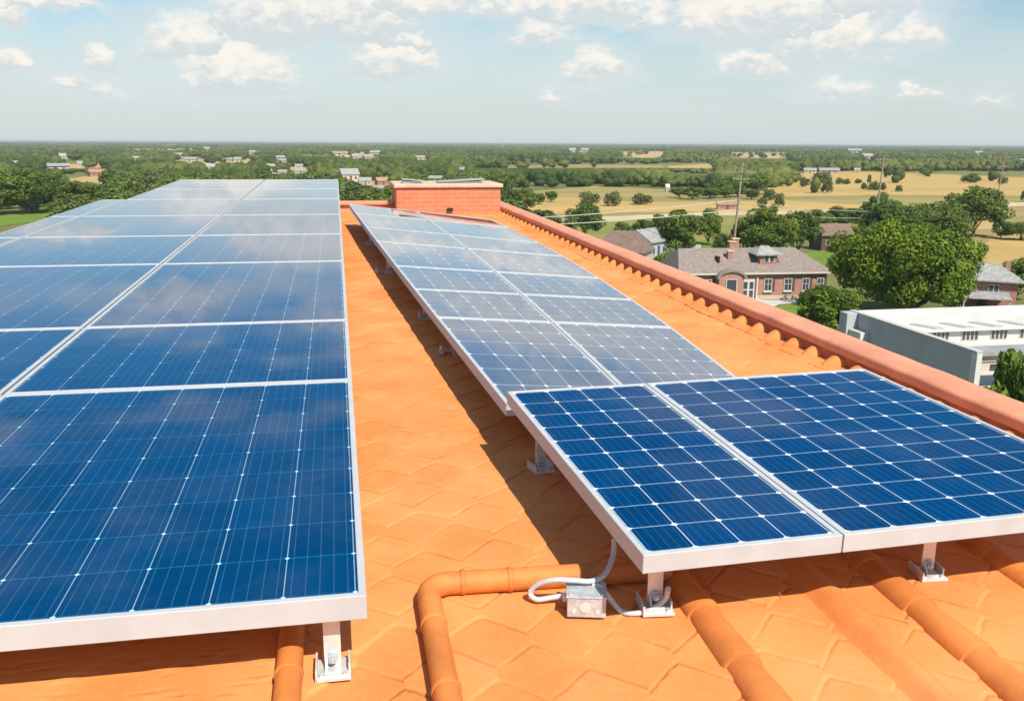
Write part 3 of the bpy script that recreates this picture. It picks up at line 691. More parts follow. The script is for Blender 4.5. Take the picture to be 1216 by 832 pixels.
# ------------------------------------------------------------------ trees
def rot_basis(n, rng):
    a = rng.normal(size=n.shape); a -= n*np.sum(a*n, 1, keepdims=True); a /= np.linalg.norm(a, axis=1, keepdims=True)+1e-9
    return a, np.cross(n, a)
def crown_np(rng, R_, H, base, ncl, per, leaf, round_=1.0, jit=.55, csz=(.26, .44)):
    """leaf sprays spread over many clumps: verts, quads, tone"""
    ph = rng.uniform(0, 2*np.pi, ncl); cz = rng.uniform(-.85, 1, ncl); rad = rng.uniform(.35, 1, ncl)**.5
    sr = np.sqrt(np.clip(1-cz**2, 0, 1))**round_
    lop = 1 + .22*np.sin(ph*2+rng.uniform(0, 6)) + .15*np.sin(ph*3+rng.uniform(0, 6))
    C = np.stack([np.cos(ph)*sr*rad*lop*R_*.78, np.sin(ph)*sr*rad*lop*R_*.78, base+(cz*rad*.80+1)*.5*(H-base)], 1)
    cr = R_*rng.uniform(*csz, ncl); ct = rng.uniform(0, 1, ncl)
    n = ncl*per; ci = np.repeat(np.arange(ncl), per)
    d = rng.normal(size=(n, 3)); d /= np.linalg.norm(d, axis=1, keepdims=True)
    rr = rng.uniform(.55, 1.08, n)**.6
    p = C[ci] + d*(cr[ci]*rr)[:, None]*np.array([1, 1, .78])
    p[:, 2] = np.maximum(p[:, 2], base*.75 + rng.uniform(0, .04, n)*H)
    nn = d + rng.normal(size=(n, 3))*jit + np.array([0, 0, .25]); nn /= np.linalg.norm(nn, axis=1, keepdims=True)
    a, b = rot_basis(nn, rng); sz = leaf*rng.uniform(.55, 1.35, n)
    a *= sz[:, None]; b *= (sz*rng.uniform(.5, .9, n))[:, None]
    V = np.stack([p-a, p-b*.9+a*.1, p+a, p+b*.9+a*.1], 1).reshape(-1, 3)
    Q = np.arange(n*4).reshape(-1, 4)
    tone = np.clip(ct[ci]*.6+rng.uniform(0, .4, n), 0, 1)
    return V, Q, tone, C
def trunk_mb(rng, H, base, r, C, nl=5):
    m_ = MB(); lean = rng.normal(size=2)*.03*H
    top = Vector((lean[0], lean[1], base + (H-base)*.55))
    m_.tube([(0, 0, -.2), (lean[0]*.2, lean[1]*.2, base*.4), (lean[0]*.5, lean[1]*.5, base), tuple(top)], [r*1.3, r, r*.85, r*.35], 8)
    for i in rng.choice(len(C), min(nl, len(C)), replace=False):
        s = Vector((lean[0]*.4, lean[1]*.4, base*rng.uniform(.7, 1.1))); e = Vector(C[i]); mid = s.lerp(e, .5)+Vector((0, 0, -.05*H))
        m_.tube([s, mid, e], [r*.5, r*.35, r*.12], 6)
    return m_
PROTO = {}
def proto(kind, seed, R_, H, base, ncl, per, leaf, mat, tr, **kw):
    rng = np.random.default_rng(seed); V, Q, t, C = crown_np(rng, R_, H, base, ncl, per, leaf, **kw)
    cm = np_mesh('crown', V, Q, t); cm.materials.append(MT[mat])
    tm = trunk_mb(rng, H, base, tr, C); me = bpy.data.meshes.new('trunk'); me.from_pydata(tm.v, [], tm.f); me.materials.append(MT['bark'])
    me.polygons.foreach_set('use_smooth', [True]*len(me.polygons))
    PROTO.setdefault(kind, []).append((cm, me, R_, H))
proto('hero', 11, 6.6, 9.4, .5, 130, 420, .17, 'leaf_bright', .38, round_=.8, csz=(.15, .27))
for s, mt in ((21, 'leaf_mid'), (22, 'leaf_dark'), (23, 'leaf_mid'), (24, 'leaf_dark')):
    proto('near_mid' if mt == 'leaf_mid' else 'near_dark', s, 4.0, 8.0, 1.0, 46, 200, .20, mt, .22, round_=.85, csz=(.20, .34))
proto('near_bright', 27, 3.0, 5.0, .5, 46, 210, .15, 'leaf_bright', .14, csz=(.20, .34))
for s, mt in ((31, 'leaf_mid'), (32, 'leaf_olive'), (33, 'leaf_dark'), (34, 'leaf_mid'), (35, 'leaf_olive'), (36, 'leaf_dark')):
    proto('far', s, 4.0, 7.5, .8, 26, 60, .40, mt, .2, round_=.85, csz=(.24, .40))
proto('bush', 41, 2.2, 2.6, .1, 20, 60, .24, 'leaf_olive', .08); proto('bush', 42, 2.2, 2.4, .1, 20, 60, .24, 'leaf_dark', .08)

trnd = random.Random(77)
def tree(name, kind, loc, wid, hgt, label, group=None, cat='tree', pick=None):
    L_ = PROTO[kind]; cm, tm, R_, H = L_[pick if pick is not None else trnd.randrange(len(L_))]
    root = empty(name, loc, trnd.uniform(0, 6.28)); s = wid/(2*R_); root.scale = (s, s, hgt/H)
    tag(root, label, cat, group); link('crown', cm, None, root); link('trunk', tm, None, root); return root
NTREE = [0]
def tree_px(kind, u, vb, vt, w, label, group=None, name='broadleaf_tree', cat='tree', pick=None):
    p = at(u, vb, 0); d = (Vector((p.x, p.y, 0))).length; k = d/ F*1.0
    NTREE[0] += 1; OCC.append((p.x, p.y, w*k*.5))
    return tree(name, kind, p, w*k, (vb-vt)*k/math.cos(PITCH)*.98, label, group, cat, pick)
OCC = []
tree_px('hero', 1074, 376, 267, 148, 'huge bright green rounded tree behind the white building, biggest tree in view')
tree_px('near_bright', 980, 398, 341, 84, 'bushy light green tree just left of the white building corner')
tree_px('near_dark', 693, 288, 240, 48, 'round dark tree touching the parapet top, left of the brown roofed house')
tree_px('near_mid', 803, 306, 246, 62, 'tall full tree in front of the pale blue house', pick=0)
tree_px('near_mid', 840, 292, 249, 34, 'slimmer tree right of the tall tree by the pale blue house', pick=1)
tree_px('near_mid', 763, 292, 258, 30, 'small rounded tree behind the brown roofed house')
tree_px('near_bright', 795, 330, 300, 56, 'low bright green bush tree at the left end of the brick house')
tree_px('near_dark', 858, 306, 277, 30, 'dark low tree behind the brick house, left of the tall pole')
tree_px('near_mid', 903, 308, 249, 62, 'broad green tree behind the brick house chimneys', pick=1)
tree_px('near_dark', 945, 306, 251, 52, 'dark tree behind the right half of the brick house roof')
tree_px('near_dark', 1000, 272, 246, 44, 'dark bushy tree just behind the dark wooden hut')
tree_px('near_dark', 1062, 288, 243, 62, 'wide dark tree right of the middle utility pole')
tree_px('near_dark', 1100, 290, 243, 52, 'dark tree above the huge bright tree, right of its crown')
tree_px('near_dark', 1155, 282, 227, 66, 'spreading dark tree standing by the bare earth patch on the right')
tree_px('near_mid', 1188, 284, 263, 20, 'small round tree right of the spreading dark tree')
tree_px('near_dark', 1212, 286, 266, 34, 'dark tree cut by the right picture edge beside the bare earth')
tree_px('near_mid', 1206, 356, 312, 46, 'leafy tree at the right picture edge beside the grey roofed house')
tree_px('near_mid', 1150, 318, 288, 36, 'tree peeping out behind the right shoulder of the huge bright tree')
tree_px('near_mid', 1024, 292, 268, 30, 'tree at the foot of the middle utility pole')
p = at(1230, 400, 9.0); tree('broadleaf_tree', 'near_mid', Vector((p.x*.80, p.y*.80, 0)), 4.8, 11.0, 'tall tree overlapping the right end of the white building', None, 'tree')
tree_px('near_mid', 28, 254, 204, 62, 'large rounded tree on the far left above the lawn', pick=0)
tree_px('near_dark', 64, 252, 206, 40, 'dark rounded tree right of the large tree over the left lawn')
tree_px('near_mid', 92, 252, 216, 44, 'green tree by the left array edge, right of the dark rounded one')
tree_px('near_mid', -8, 256, 206, 50, 'tree cut by the left picture edge above the lawn')
tree_px('near_dark', 1036, 286, 252, 40, 'low dark hedge tree just right of the middle pole foot')
tree_px('near_mid', 1082, 292, 254, 44, 'mid green hedge tree between two dark hedge trees, above the huge tree top')
tree_px('near_dark', 1126, 290, 250, 44, 'dark hedge tree left of the spreading tree by the bare earth')
tree_px('near_mid', 970, 276, 250, 34, 'rounded tree left of the dark hut roof, far side')
tree_px('near_mid', 625, 252, 224, 30, 'tree close behind the right end of the brick stack', pick=1)
tree_px('near_dark', 607, 250, 222, 26, 'dark tree against the right edge of the brick stack')
tree_px('near_mid', 925, 309, 254, 48, 'green tree between the broad tree and the dark tree behind the brick house roof')
tree_px('near_dark', 882, 304, 262, 34, 'small dark tree right of the tall pole behind the brick house')
tree_px('near_mid', 738, 288, 264, 30, 'small tree left of the little rounded one, behind the brown roofed house')
tree_px('near_mid', 1000, 300, 280, 26, 'low green shrub tree in front of the dark wooden hut')
GSC = 'green scrub trees at the near edge of the field belt'
for (u, vb, vt, w) in [(806,235,222,20),(822,237,221,26),(842,236,222,28),(860,235,221,26),(876,234,219,24),(893,237,224,20),(640,243,229,18),(655,240,226,16),(905,250,234,13),(918,258,243,12),(1048,240,229,13)]:
    tree_px('near_mid', u, vb, vt, w, 'green scrub tree at the near edge of the belt across the dry fields', GSC)
# lone bushes on the gold field
GBU = 'small bushes dotted over the golden field'
for (u, vb, vt, w) in [(699,245,229,26),(727,245,229,20),(762,243,231,24),(913,238,226,14),(925,246,231,12),(997,219,212,9),(1005,219,213,9),(1019,218,213,8),(1026,225,218,7),
                    (1032,218,209,5),(1038,226,217,15),(1048,226,218,8),(1067,228,221,8),(1152,217,208,20),(1190,219,211,10),(975,217,206,22),(982,229,216,14),(955,222,212,12),(1216,240,228,8)]:
    tree_px('bush', u, vb, vt, w, 'small round bush standing alone on the golden field', GBU, 'field_bush', 'bush')

# ---- woodland: nearest trees are things, the rest is one mass
def dens(u, v):
    """how wooded the plain is, by direction and distance"""
    if u < 445:
        if v > 249 and u < 80: return 0
        if 36 < u < 66 and 208 < v < 220: return 0
        if (62 < u < 126 and 193 < v < 201) or (206 < u < 306 and 188 < v < 195) or (312 < u < 378 and 197 < v < 207) or (398 < u < 453 and 180 < v < 187.5) or (150 < u < 232 and 176.5 < v < 178.8): return .12
        if 68 < u < 132 and 207 < v < 223: return 0
        if 40 < u < 72 and 194 < v < 202: return 0
        if 108 < u < 130 and 202 < v < 212: return 0
        return 1.0 if v > 205 else .9
    if u < 600:
        if v > 232: return .3
        return .9
    if v > 262: return 0.02
    if v > 223:
        if 845 < u < 905 and v < 232: return .9
        return 0.004
    if 940 < u and 203.5 < v: return 0.01
    if 560 < u < 945 and 202 < v <= 223: return 1.0 if v < 219 or u > 790 else .5
    if 560 < u < 800 and 195 < v <= 202: return .08
    if 790 < u < 850 and 194 < v < 207: return .05
    if 735 < u < 790 and 179.5 < v < 188: return .03
    if 864 < u < 937 and 180.5 < v < 189: return .05
    if 673 < u < 704 and 177 < v < 186: return .2
    return .95
def px_of(x, y, z=0.0):
    p = np.array([x, y, z-EYE]); dz = p@fw
    return U0+F*(p@rt)/dz, V0-F*(p@up)/dz
HOUSES = []     # filled with (x, y, r) before the wood is planted

# ------------------------------------------------------------------ houses of the plain
def house(u, vb, w_px, h_px, label, wall='white_wall', roof='tin', depth=.7, hip=False, rz=None, group='small houses scattered over the plain', detail=True, name='small_house', wallfrac=.55, far=False):
    p = at(u, vb, 0); d = Vector((p.x, p.y)).length; k = d/F; w = w_px*k; h = max(2.2, h_px*k)
    ang = math.atan2(p.x, p.y)
    rz = -ang + (R(trnd.uniform(-25, 25)) if rz is None else R(rz))
    root = empty(name, p, rz); tag(root, label, 'house', group)
    HOUSES.append((p.x, p.y, w*.65+1.5))
    hw, dp = h*wallfrac, w*depth
    b = MB().box((0, dp/2, hw/2), (w*.92, dp*.92, hw)).build('wall', MT[wall], root)
    o = .05*w; m_ = MB(); x0, x1, y0, y1, t = -w/2, w/2, -.02*w, dp+.02*w, .12
    rx = w*.28 if hip else 0
    m_.add([(x0, y0, hw-.05), (x1, y0, hw-.05), (x1, y1, hw-.05), (x0, y1, hw-.05), (x0, y0, hw+t), (x1, y0, hw+t), (x1, y1, hw+t), (x0, y1, hw+t), (x0+rx, dp/2, h), (x1-rx, dp/2, h)],
           [(3,2,1,0), (0,1,5,4), (1,2,6,5), (2,3,7,6), (3,0,4,7), (4,5,9,8), (6,7,8,9), (5,6,9), (7,4,8)])
    m_.build('roof', MT[roof], root)
    if detail:
        for fx in ((-.28, .27) if w > 4 else (.22,)):
            wn = MB().box((fx*w, .04*dp-.03, hw*.55), (w*.13, .06, hw*.36)).build('window', MT['white'], root)
            MB().box((fx*w, .04*dp-.055, hw*.55), (w*.13-.16, .06, hw*.36-.16)).build('pane', MT['glass'], wn)
        MB().box((0, .04*dp-.03, hw*.4), (w*.11, .06, hw*.8)).build('door', MT['dark_wood'], root)
    return root
HH = [
 (66,201,30,6,'long pale house with a grey roof among trees on the far left','white_wall','shingle_grey',.5),
 (18,198,8,6,'little white house at the left picture edge','white_wall','tin',.7),
 (76,190,8,7,'narrow tan gabled house right of the long pale house','beige','tin',.7),
 (98,198,10,6,'small white roofed house above the dark trees on the left','white_wall','tin',.7),
 (118,210,19,8,'red brown house behind the bare clearing on the left','tin_red','tin_red',.6),
 (122,240,14,10,'thatched hut peaking above the outer edge of the left array','beige','straw',.9),
 (38,251,17,7,'low stone hut by the left lawn','beige','shingle_brown',.7),
 (66,250,12,6,'pale shed by the left lawn under the trees','white_wall','tin',.7),
 (183,218,12,6,'white roofed shed among bright trees just above the left array','white_wall','tin',.6),
 (162,191,10,5,'white house with a slanting roof left of centre town','white_wall','tin',.7),
 (213,187,10,5,'pale house far behind the left array middle column','beige','tin',.7),
 (225,192,14,5,'tan flat house far behind the left array','beige','tin',.6),
 (246,179,7,4,'tiny white house near the horizon over the left array','white_wall','tin',.7),
 (250,203,10,8,'white hut among bright trees behind the left array','white_wall','tin',.7),
 (268,192,14,4,'long white roof, left one of two in line behind the left array','white_wall','tin',.5),
 (282,192,8,5,'short white house, right one of two in line behind the left array','white_wall','tin',.7),
 (300,183,8,4,'small white house towards the horizon, above the left array','white_wall','tin',.7),
 (332,190,14,5,'white house with pale roof topmost in the town centre','white_wall','tin',.7),
 (338,194,12,5,'beige house in the middle of the town centre','beige','tin',.6),
 (321,201,14,6,'white house at the left of the town centre','white_wall','tin',.6),
 (336,207,11,5,'white low house nearest the left array in the town','white_wall','tin',.7),
 (357,206,14,5,'white flat roofed house at the right of the town centre','white_wall','tin',.6),
 (355,200,9,5,'tan house just above the white flat roofed one','beige','tin',.7),
 (403,185,20,5,'long tan house behind the right column of the left array','beige','straw',.5),
 (423,189,9,6,'pale gabled house behind the gap between the arrays','white_wall','tin',.7),
 (445,184,12,5,'white roofed house, far, left of the brick stack','white_wall','tin',.7),
 (437,189,9,5,'small white house below the far white roofed one','white_wall','tin',.7),
 (417,216,22,15,'beige gabled house between the arrays, largest left of the brick stack','beige','shingle_grey',.7),
 (401,212,9,9,'white house touching the left array corner','white_wall','tin',.7),
 (434,220,15,9,'white house between the beige gabled house and the brick stack','white_wall','shingle_grey',.6),
 (456,220,16,9,'tan orange house left of the brick stack','tin_red','straw',.7),
 (452,228,22,7,'low grey house right behind the end parapet','beige','shingle_grey',.5),
 (520,216,26,7,'flat roofed pale house behind the brick stack top','beige','tin',.5),
 (548,205,18,6,'white house behind the right end of the brick stack','white_wall','tin',.6),
 (500,190,16,5,'tan house over the brick stack, far','beige','tin',.6),
 (680,181,8,5,'white house, left one of the far pair beyond the fields','white_wall','tin',.7),
 (694,181,9,5,'white house, right one of the far pair beyond the fields','white_wall','tin',.7),
 (793,228,5,9,'tiny white hut at the edge of the green scrub in the fields','white_wall','tin',.8),
 (985,206,22,6,'white long house at the wood edge, middle one of three above the golden field','white_wall','tin',.5),
 (962,206,14,6,'pale house at the wood edge, left one of three above the golden field','beige','tin',.6),
 (1018,205,7,5,'small white house at the wood edge, right one of three above the golden field','white_wall','tin',.7),
 (1015,182,14,5,'pale house in the far wood above the golden field','beige','tin',.6),
 (1030,189,12,6,'white house in the wood beside the middle pole top','white_wall','tin',.6),
 (1163,184,8,4,'white house deep in the far wood at right','white_wall','tin',.7),
 (1210,193,8,4,'tiny pale house in the wood at the right picture edge','beige','tin',.7),
 (864,249,24,10,'low reddish brown shed out on the field beside the tall pole','tin_red','tin_red',.5),
]
for (u, vb, w, h, lab, wl, rf, dp) in HH: house(u, vb, w, h, lab, 'pale_wall' if wl == 'white_wall' else wl, rf, dp)
house(994, 298, 40, 29, 'dark wooden hut with a brown roof left of the middle utility pole', 'dark_wood', 'shingle_brown', .8, False, 28, None, True, 'wooden_hut', .58)
hs = house(783, 309, 44, 36, 'pale blue gabled house with a grey roof half hidden by the tall tree', 'blue_wall', 'shingle_grey', .9, False, 62, None, True, 'blue_house', .6)
house(818, 307, 26, 16, 'low white annex right of the tall tree by the pale blue house', 'white_wall', 'shingle_grey', .5, False, 0, None, True, 'white_annex', .7)
hs = house(733, 322, 66, 46, 'house with a brown hipped roof just over the parapet', 'beige', 'shingle_brown', .8, True, -14, None, True, 'brown_roof_house', .48)

def rebuild_right_house():
    p = at(1176, 366, 0); d = Vector((p.x, p.y)).length; k = d/F; rz = -math.atan2(p.x, p.y)+R(8)
    root = empty('brick_cottage', p, rz); tag(root, 'brick cottage with a weathered grey roof at the right, beside the huge tree', 'house')
    HOUSES.append((p.x, p.y+2, 5.5)); w = 6.2
    MB().box((0, 2.3, 1.6), (w*.8, 4.4, 3.2)).build('wall', MT['brick_house'], root)
    rf = MB().add([(-w*.62,-.5,3.1),(w*.5,-.5,3.0),(w*.5,5.2,3.0),(-w*.62,5.2,3.1),(-w*.62,-.5,3.25),(w*.5,-.5,3.15),(w*.5,5.2,3.15),(-w*.62,5.2,3.25),(-w*.40,2.3,4.9),(w*.1,2.3,4.8)],
           [(3,2,1,0),(0,1,5,4),(1,2,6,5),(2,3,7,6),(3,0,4,7),(4,5,9,8),(6,7,8,9),(5,6,9),(7,4,8)]).build('roof', MT['shingle_grey'], root)
    MB().box((1.6, 2.6, 4.5), (.5, .5, 1.3)).build('chimney', MT['brick_house'], rf)
    wn = MB().box((.1, .07, 2.25), (1.1, .1, 1.0)).build('window', MT['white'], root)
    for x in (-.17, .37): MB().box((x, .04, 2.25), (.40, .1, .72)).build('pane', MT['glass'], wn)
    MB().box((-.9, .07, 1.1), (.9, .1, 2.1)).build('door', MT['dark_wood'], root)
    pr = MB().hexa([(-3.3,-3.2,1.45),(1.6,-3.2,1.45),(1.6,-.02,1.8),(-3.3,-.02,1.8)], [(-3.3,-3.2,1.55),(1.6,-3.2,1.55),(1.6,-.02,1.92),(-3.3,-.02,1.92)]).build('porch_roof', MT['shingle_grey'], root)
    for x in (-3.1, 1.4): MB().box((x, -3.0, .72), (.14, .14, 1.46)).build('post', MT['white'], pr)
rebuild_right_house()

def brick_house():
    A = at(806, 327.0, 3.1); B = at(989, 324.4, 3.1); A.z = B.z = 0
    ax = (B-A).normalized(); W_ = (B-A).length; rz = math.atan2(ax.y, ax.x)
    root = empty('brick_house', A, rz); tag(root, 'long red brick house with a hipped grey brown roof, dormer and arched bay', 'house')
    c = A.lerp(B, .5); HOUSES.append((c.x-ax.x*4, c.y-ax.y*4+4, 7)); HOUSES.append((c.x+ax.x*4, c.y+ax.y*4+4, 7)); HOUSES.append((c.x, c.y, 8))
    D = 8.0; E_ = 3.1; H = 5.7
    X = lambda u: (u-806)/(989-806)*W_
    MB().box((W_/2, D/2+.45, E_/2-.01), (W_-.9, D, E_-.02)).build('wall', MT['brick_house'], root)
    MB().box((W_/2, D/2+.45, .25), (W_-.8, D+.1, .5)).build('plinth', MT['beige'], root)
    m_ = MB(); y0, y1, t = -.05, D+.95, .22; rl = 3.0
    m_.add([(0,y0,E_),(W_,y0,E_),(W_,y1,E_),(0,y1,E_),(0,y0,E_+t),(W_,y0,E_+t),(W_,y1,E_+t),(0,y1,E_+t),(rl*.4,(y0+y1)/2,H),(W_-rl,(y0+y1)/2,H)],
           [(3,2,1,0),(0,1,5,4),(1,2,6,5),(2,3,7,6),(3,0,4,7),(4,5,9,8),(6,7,8,9),(5,6,9),(7,4,8)])
    rf = m_.build('roof', MT['shingle'], root)
    MB().box((W_/2, -.09, E_+.10), (W_+.06, .08, .20)).build('gutter', MT['white'], rf)
    # windows with a dark shutter each
    for u, w in ((842, .95), (913.5, 1.0), (937.5, 1.0), (959, .9), (976.5, .9)):
        x = X(u); wn = MB().box((x, .42, 1.75), (w, .12, 1.55)).build('window', MT['white'], root)
        MB().box((x, .40, 1.80), (w-.18, .12, 1.30)).build('pane', MT['glass'], wn)
        MB().box((x, .335, 1.80), (.05, .04, 1.30)).build('mullion', MT['white'], wn); MB().box((x-.001, .33, 1.85), (w-.18, .03, .05)).build('mullion', MT['white'], wn)
        MB().box((x, .36, .93), (w+.15, .22, .09)).build('sill', MT['white'], wn)
        MB().box((x+w*.5+.18, .40, 1.78), (.34, .07, 1.55)).build('shutter', MT['dark_wood'], wn)
    # entrance: white framed double door with glass
    x = X(890); dr = MB().box((x, .40, 1.25), (1.55, .14, 2.5)).build('door', MT['white'], root)
    for dx in (-.36, .36):
        for z in (.75, 1.75): MB().box((x+dx, .36, z), (.46, .12, .82)).build('pane', MT['glass'], dr)
    for dx in (-.95, .95): MB().box((x+dx, .1, 1.35), (.16, .16, 2.7)).build('porch_post', MT['white'], dr)
    MB().box((x, -.3, .10), (2.6, 1.5, .2)).build('step', MT['concrete'], dr)
    # arched bay left of the door
    x0, x1 = X(851), X(880); xc = (x0+x1)/2; rw = (x1-x0)/2
    by = MB(); n = 12; prof = [(-rw, 0), (rw, 0)] + [(rw*math.cos(math.pi*k/n), 2.75+.75*math.sin(math.pi*k/n)) for k in range(n+1)]
    K = len(prof); by.add([(xc+px_, y, z) for y in (-.75, .5) for px_, z in prof], [tuple(range(K)), tuple(range(K, 2*K))[::-1]] + [(k, k+K, (k+1) % K+K, (k+1) % K) for k in range(K)])
    bay = by.build('bay', MT['brick_house'], root)
    ar = MB(); pr = [(rw*1.22*math.cos(math.pi*k/n), 2.75+.98*math.sin(math.pi*k/n)) for k in range(n+1)]; pi_ = [(rw*1.02*math.cos(math.pi*k/n), 2.75+.78*math.sin(math.pi*k/n)) for k in range(n+1)]
    vs = []
    for y in (-1.0, 2.6):
        vs += [(xc+a, y, z) for a, z in pr] + [(xc+a, y, z) for a, z in pi_]
    q = 2*(n+1); fs = []
    for k in range(n): fs += [(k, k+1, q+k+1, q+k), (n+1+k, q+n+1+k, q+n+2+k, n+2+k), (k, n+1+k, n+2+k, k+1), (q+k, q+k+1, q+n+2+k, q+n+1+k)]
    fs += [(0, q, q+n+1, n+1), (n, n+n+1, q+n+n+1, q+n)]
    ar.add(vs, fs); ar.build('bay_roof', MT['shingle'], bay)
    wn = MB().box((xc, -.78, 1.7), (rw*.9, .1, 2.0)).build('window', MT['white'], bay); MB().box((xc, -.81, 1.75), (rw*.9-.2, .1, 1.75)).build('pane', MT['glass'], wn)
    # dormer
    x = X(916); dm = MB().box((x, 2.6, 4.55), (2.1, 2.6, 1.5)).build('dormer', MT['brick_house'], rf)
    MB().add([(x-1.7,.9,5.15),(x+1.7,.9,5.15),(x+1.7,4.6,5.15),(x-1.7,4.6,5.15),(x-1.7,.9,5.27),(x+1.7,.9,5.27),(x+1.7,4.6,5.27),(x-1.7,4.6,5.27),(x-.5,2.7,6.15),(x+.4,2.7,6.15)],
             [(3,2,1,0),(0,1,5,4),(1,2,6,5),(2,3,7,6),(3,0,4,7),(4,5,9,8),(6,7,8,9),(5,6,9),(7,4,8)]).build('dormer_roof', MT['shingle_grey'], dm)
    wn = MB().box((x+.05, 1.27, 4.72), (1.25, .1, .78)).build('window', MT['white'], dm)
    for dx in (-.28, .38): MB().box((x+dx, 1.24, 4.72), (.46, .1, .62)).build('pane', MT['glass'], wn)
    for u, yy_, zt, wd in ((890, 5.4, 6.65, .75), (884, 5.0, 6.35, .6), (874, 2.6, 5.5, .6)):
        ch = MB().box((X(u), yy_, zt/2+1.5), (wd, .6, zt-3.0)).build('chimney', MT['brick_house'], rf)
        MB().box((X(u), yy_, zt+.065), (wd+.22, .8, .12)).build('chimney_cap', MT['stone'], ch)
    MB().box((X(858), 2.2, 4.55), (.28, 1.0, .9)).build('vent_stack', MT['black'], rf)
brick_house()

# ------------------------------------------------------------------ white building beyond the parapet
def white_building():
    root = empty('white_building', (36.9, 45.6, 0)); tag(root, 'white flat roofed building with a tall shaded blind side wall, right of the parapet', 'building')
    Hh = 6.0; Ly = 13.6; Lx = 30.0           # local: x to the right, y away
    MB().box((.15, Ly/2, Hh/2), (.30, Ly, Hh)).build('side_wall', MT['shade_grey_wall'], root, bevel=.02)
    MB().box((.15, Ly/2+.01, Hh+.045), (.44, Ly+.1, .08)).build('wall_coping', MT['white'], root)
    MB().box((.151, .18, Hh/2-.02), (.36, .50, Hh-.05)).build('corner_pier', MT['white_wall'], root)
    # rear wing: wall with windows facing us, long white roof slab above, terrace roof before it
    wl = MB().box((Lx/2+.31, 11.2, 2.6), (Lx-.04, 3.4, 5.16)).build('wall', MT['white_wall'], root)
    rf = MB().hexa([(.31, 9.1, 5.20), (Lx, 9.1, 5.20), (Lx, 13.4, 5.66), (.31, 13.4, 5.66)], [(.31, 9.1, 5.34), (Lx, 9.1, 5.34), (Lx, 13.4, 5.80), (.31, 13.4, 5.80)]).build('roof', MT['white_wall'], root)
    MB().box((Lx/2, 13.52, Hh/2+.02), (Lx-.8, .22, Hh+.04)).build('rear_parapet', MT['white_wall'], root)
    zr = lambda y: 5.345+(y-9.1)*.107
    for i in range(9):
        x = 1.6+2.35*i; sk = MB().hexa([(x, 9.3, zr(9.3)), (x+.75, 9.3, zr(9.3)), (x-.45, 10.5, zr(10.5)), (x-1.2, 10.5, zr(10.5))], [(x, 9.3, zr(9.3)+.09), (x+.75, 9.3, zr(9.3)+.09), (x-.45, 10.5, zr(10.5)+.09), (x-1.2, 10.5, zr(10.5)+.09)]).build('skylight', MT['shade_grey_wall'], rf)
        MB().hexa([(x+.05, 9.45, zr(9.45)+.10), (x+.42, 9.45, zr(9.45)+.10), (x-.52, 10.4, zr(10.4)+.10), (x-.89, 10.4, zr(10.4)+.10)], [(x+.05, 9.45, zr(9.45)+.115), (x+.42, 9.45, zr(9.45)+.115), (x-.52, 10.4, zr(10.4)+.115), (x-.89, 10.4, zr(10.4)+.115)]).build('pane', MT['white'], sk)
        wn = MB().box((x+.6, 9.48, 4.80), (1.35, .06, .66)).build('window', MT['white'], wl)
        for dx in (-.5, -.17, .17, .5): MB().box((x+.6+dx, 9.44, 4.80), (.20, .05, .56)).build('pane', MT['glass'], wn)
    MB().box((Lx/2+.31, 7.25, 4.15), (Lx-.04, 4.44, .2)).build('terrace', MT['white_wall'], root)
    cn = MB().box((Lx/2+.45, 1.0, 5.82), (Lx, 1.9, .16)).build('canopy', MT['tin'], root)
    MB().box((Lx/2+.45, .06, 5.60), (Lx, .12, .26)).build('fascia', MT['dark_wood'], cn)
    for x in (3.4, 7.2, 11.0, 14.8): MB().box((x, .6, 4.55), (.34, .34, 2.36)).build('column', MT['shade_grey_wall'], root)
    MB().box((Lx/2+.31, 2.6, 3.27), (Lx-.04, 5.0, .2)).build('gallery_floor', MT['concrete'], root)
    MB().box((Lx/2+.31, .3, 1.58), (Lx-.04, .3, 3.16)).build('base_wall', MT['shade_grey_wall'], root)
    lw = MB().box((Lx/2+.31, 5.18, 3.5), (Lx-.06, .14, .68)).build('lower_wall', MT['beige'], root)
    MB().box((Lx/2+.31, 5.24, 4.2), (Lx-.06, .12, .70)).build('rail', MT['white_wall'], root)
    for x in (1.6, 2.5, 5.6): MB().box((x, 5.08, 3.6), (.75, .06, .44)).build('lower_window', MT['glass'], lw)
    # stepped white pier at the far end of the side wall
    MB().box((-.45, 13.1, Hh/2), (.88, 1.0, Hh+.05)).build('end_pier', MT['shade_grey_wall'], root, bevel=.02)
    MB().box((-.35, 11.8, 2.45), (.68, 1.5, 4.9)).build('low_pier', MT['white_wall'], root, bevel=.02)
    HOUSES.append((50, 54, 20))
white_building()

# ------------------------------------------------------------------ poles and wires
POLES = []
def pole(u, vb, vt, label, arms, lean=0.0):
    p = at(u, vb, 0); d = Vector((p.x, p.y)).length; k = d/F; H = (vb-vt)*k/math.cos(PITCH)
    root = empty('utility_pole', p, -math.atan2(p.x, p.y)); tag(root, label, 'utility pole')
    MB().tube([(0, 0, -.3), (lean*H*.5, 0, H*.5), (lean*H, 0, H)], [.20, .17, .12], 10).build('pole', MT['wood'], root, smooth=True)
    for z, w in arms:
        a = MB().box((lean*z*H, -.14, z*H), (w, .12, .14)).build('crossarm', MT['wood'], root)
        for t in (-.46, -.2, .2, .46): MB().tube([(lean*z*H+t*w, -.14, z*H+.07), (lean*z*H+t*w, -.14, z*H+.26)], [.05, .03], 6).build('insulator', MT['white'], a)
    POLES.append((p, H, lean)); return root
pole(869, 309, 201, 'tall brown utility pole rising behind the brick house chimneys', ((.90, 4.6), (.83, 2.4)), .052)
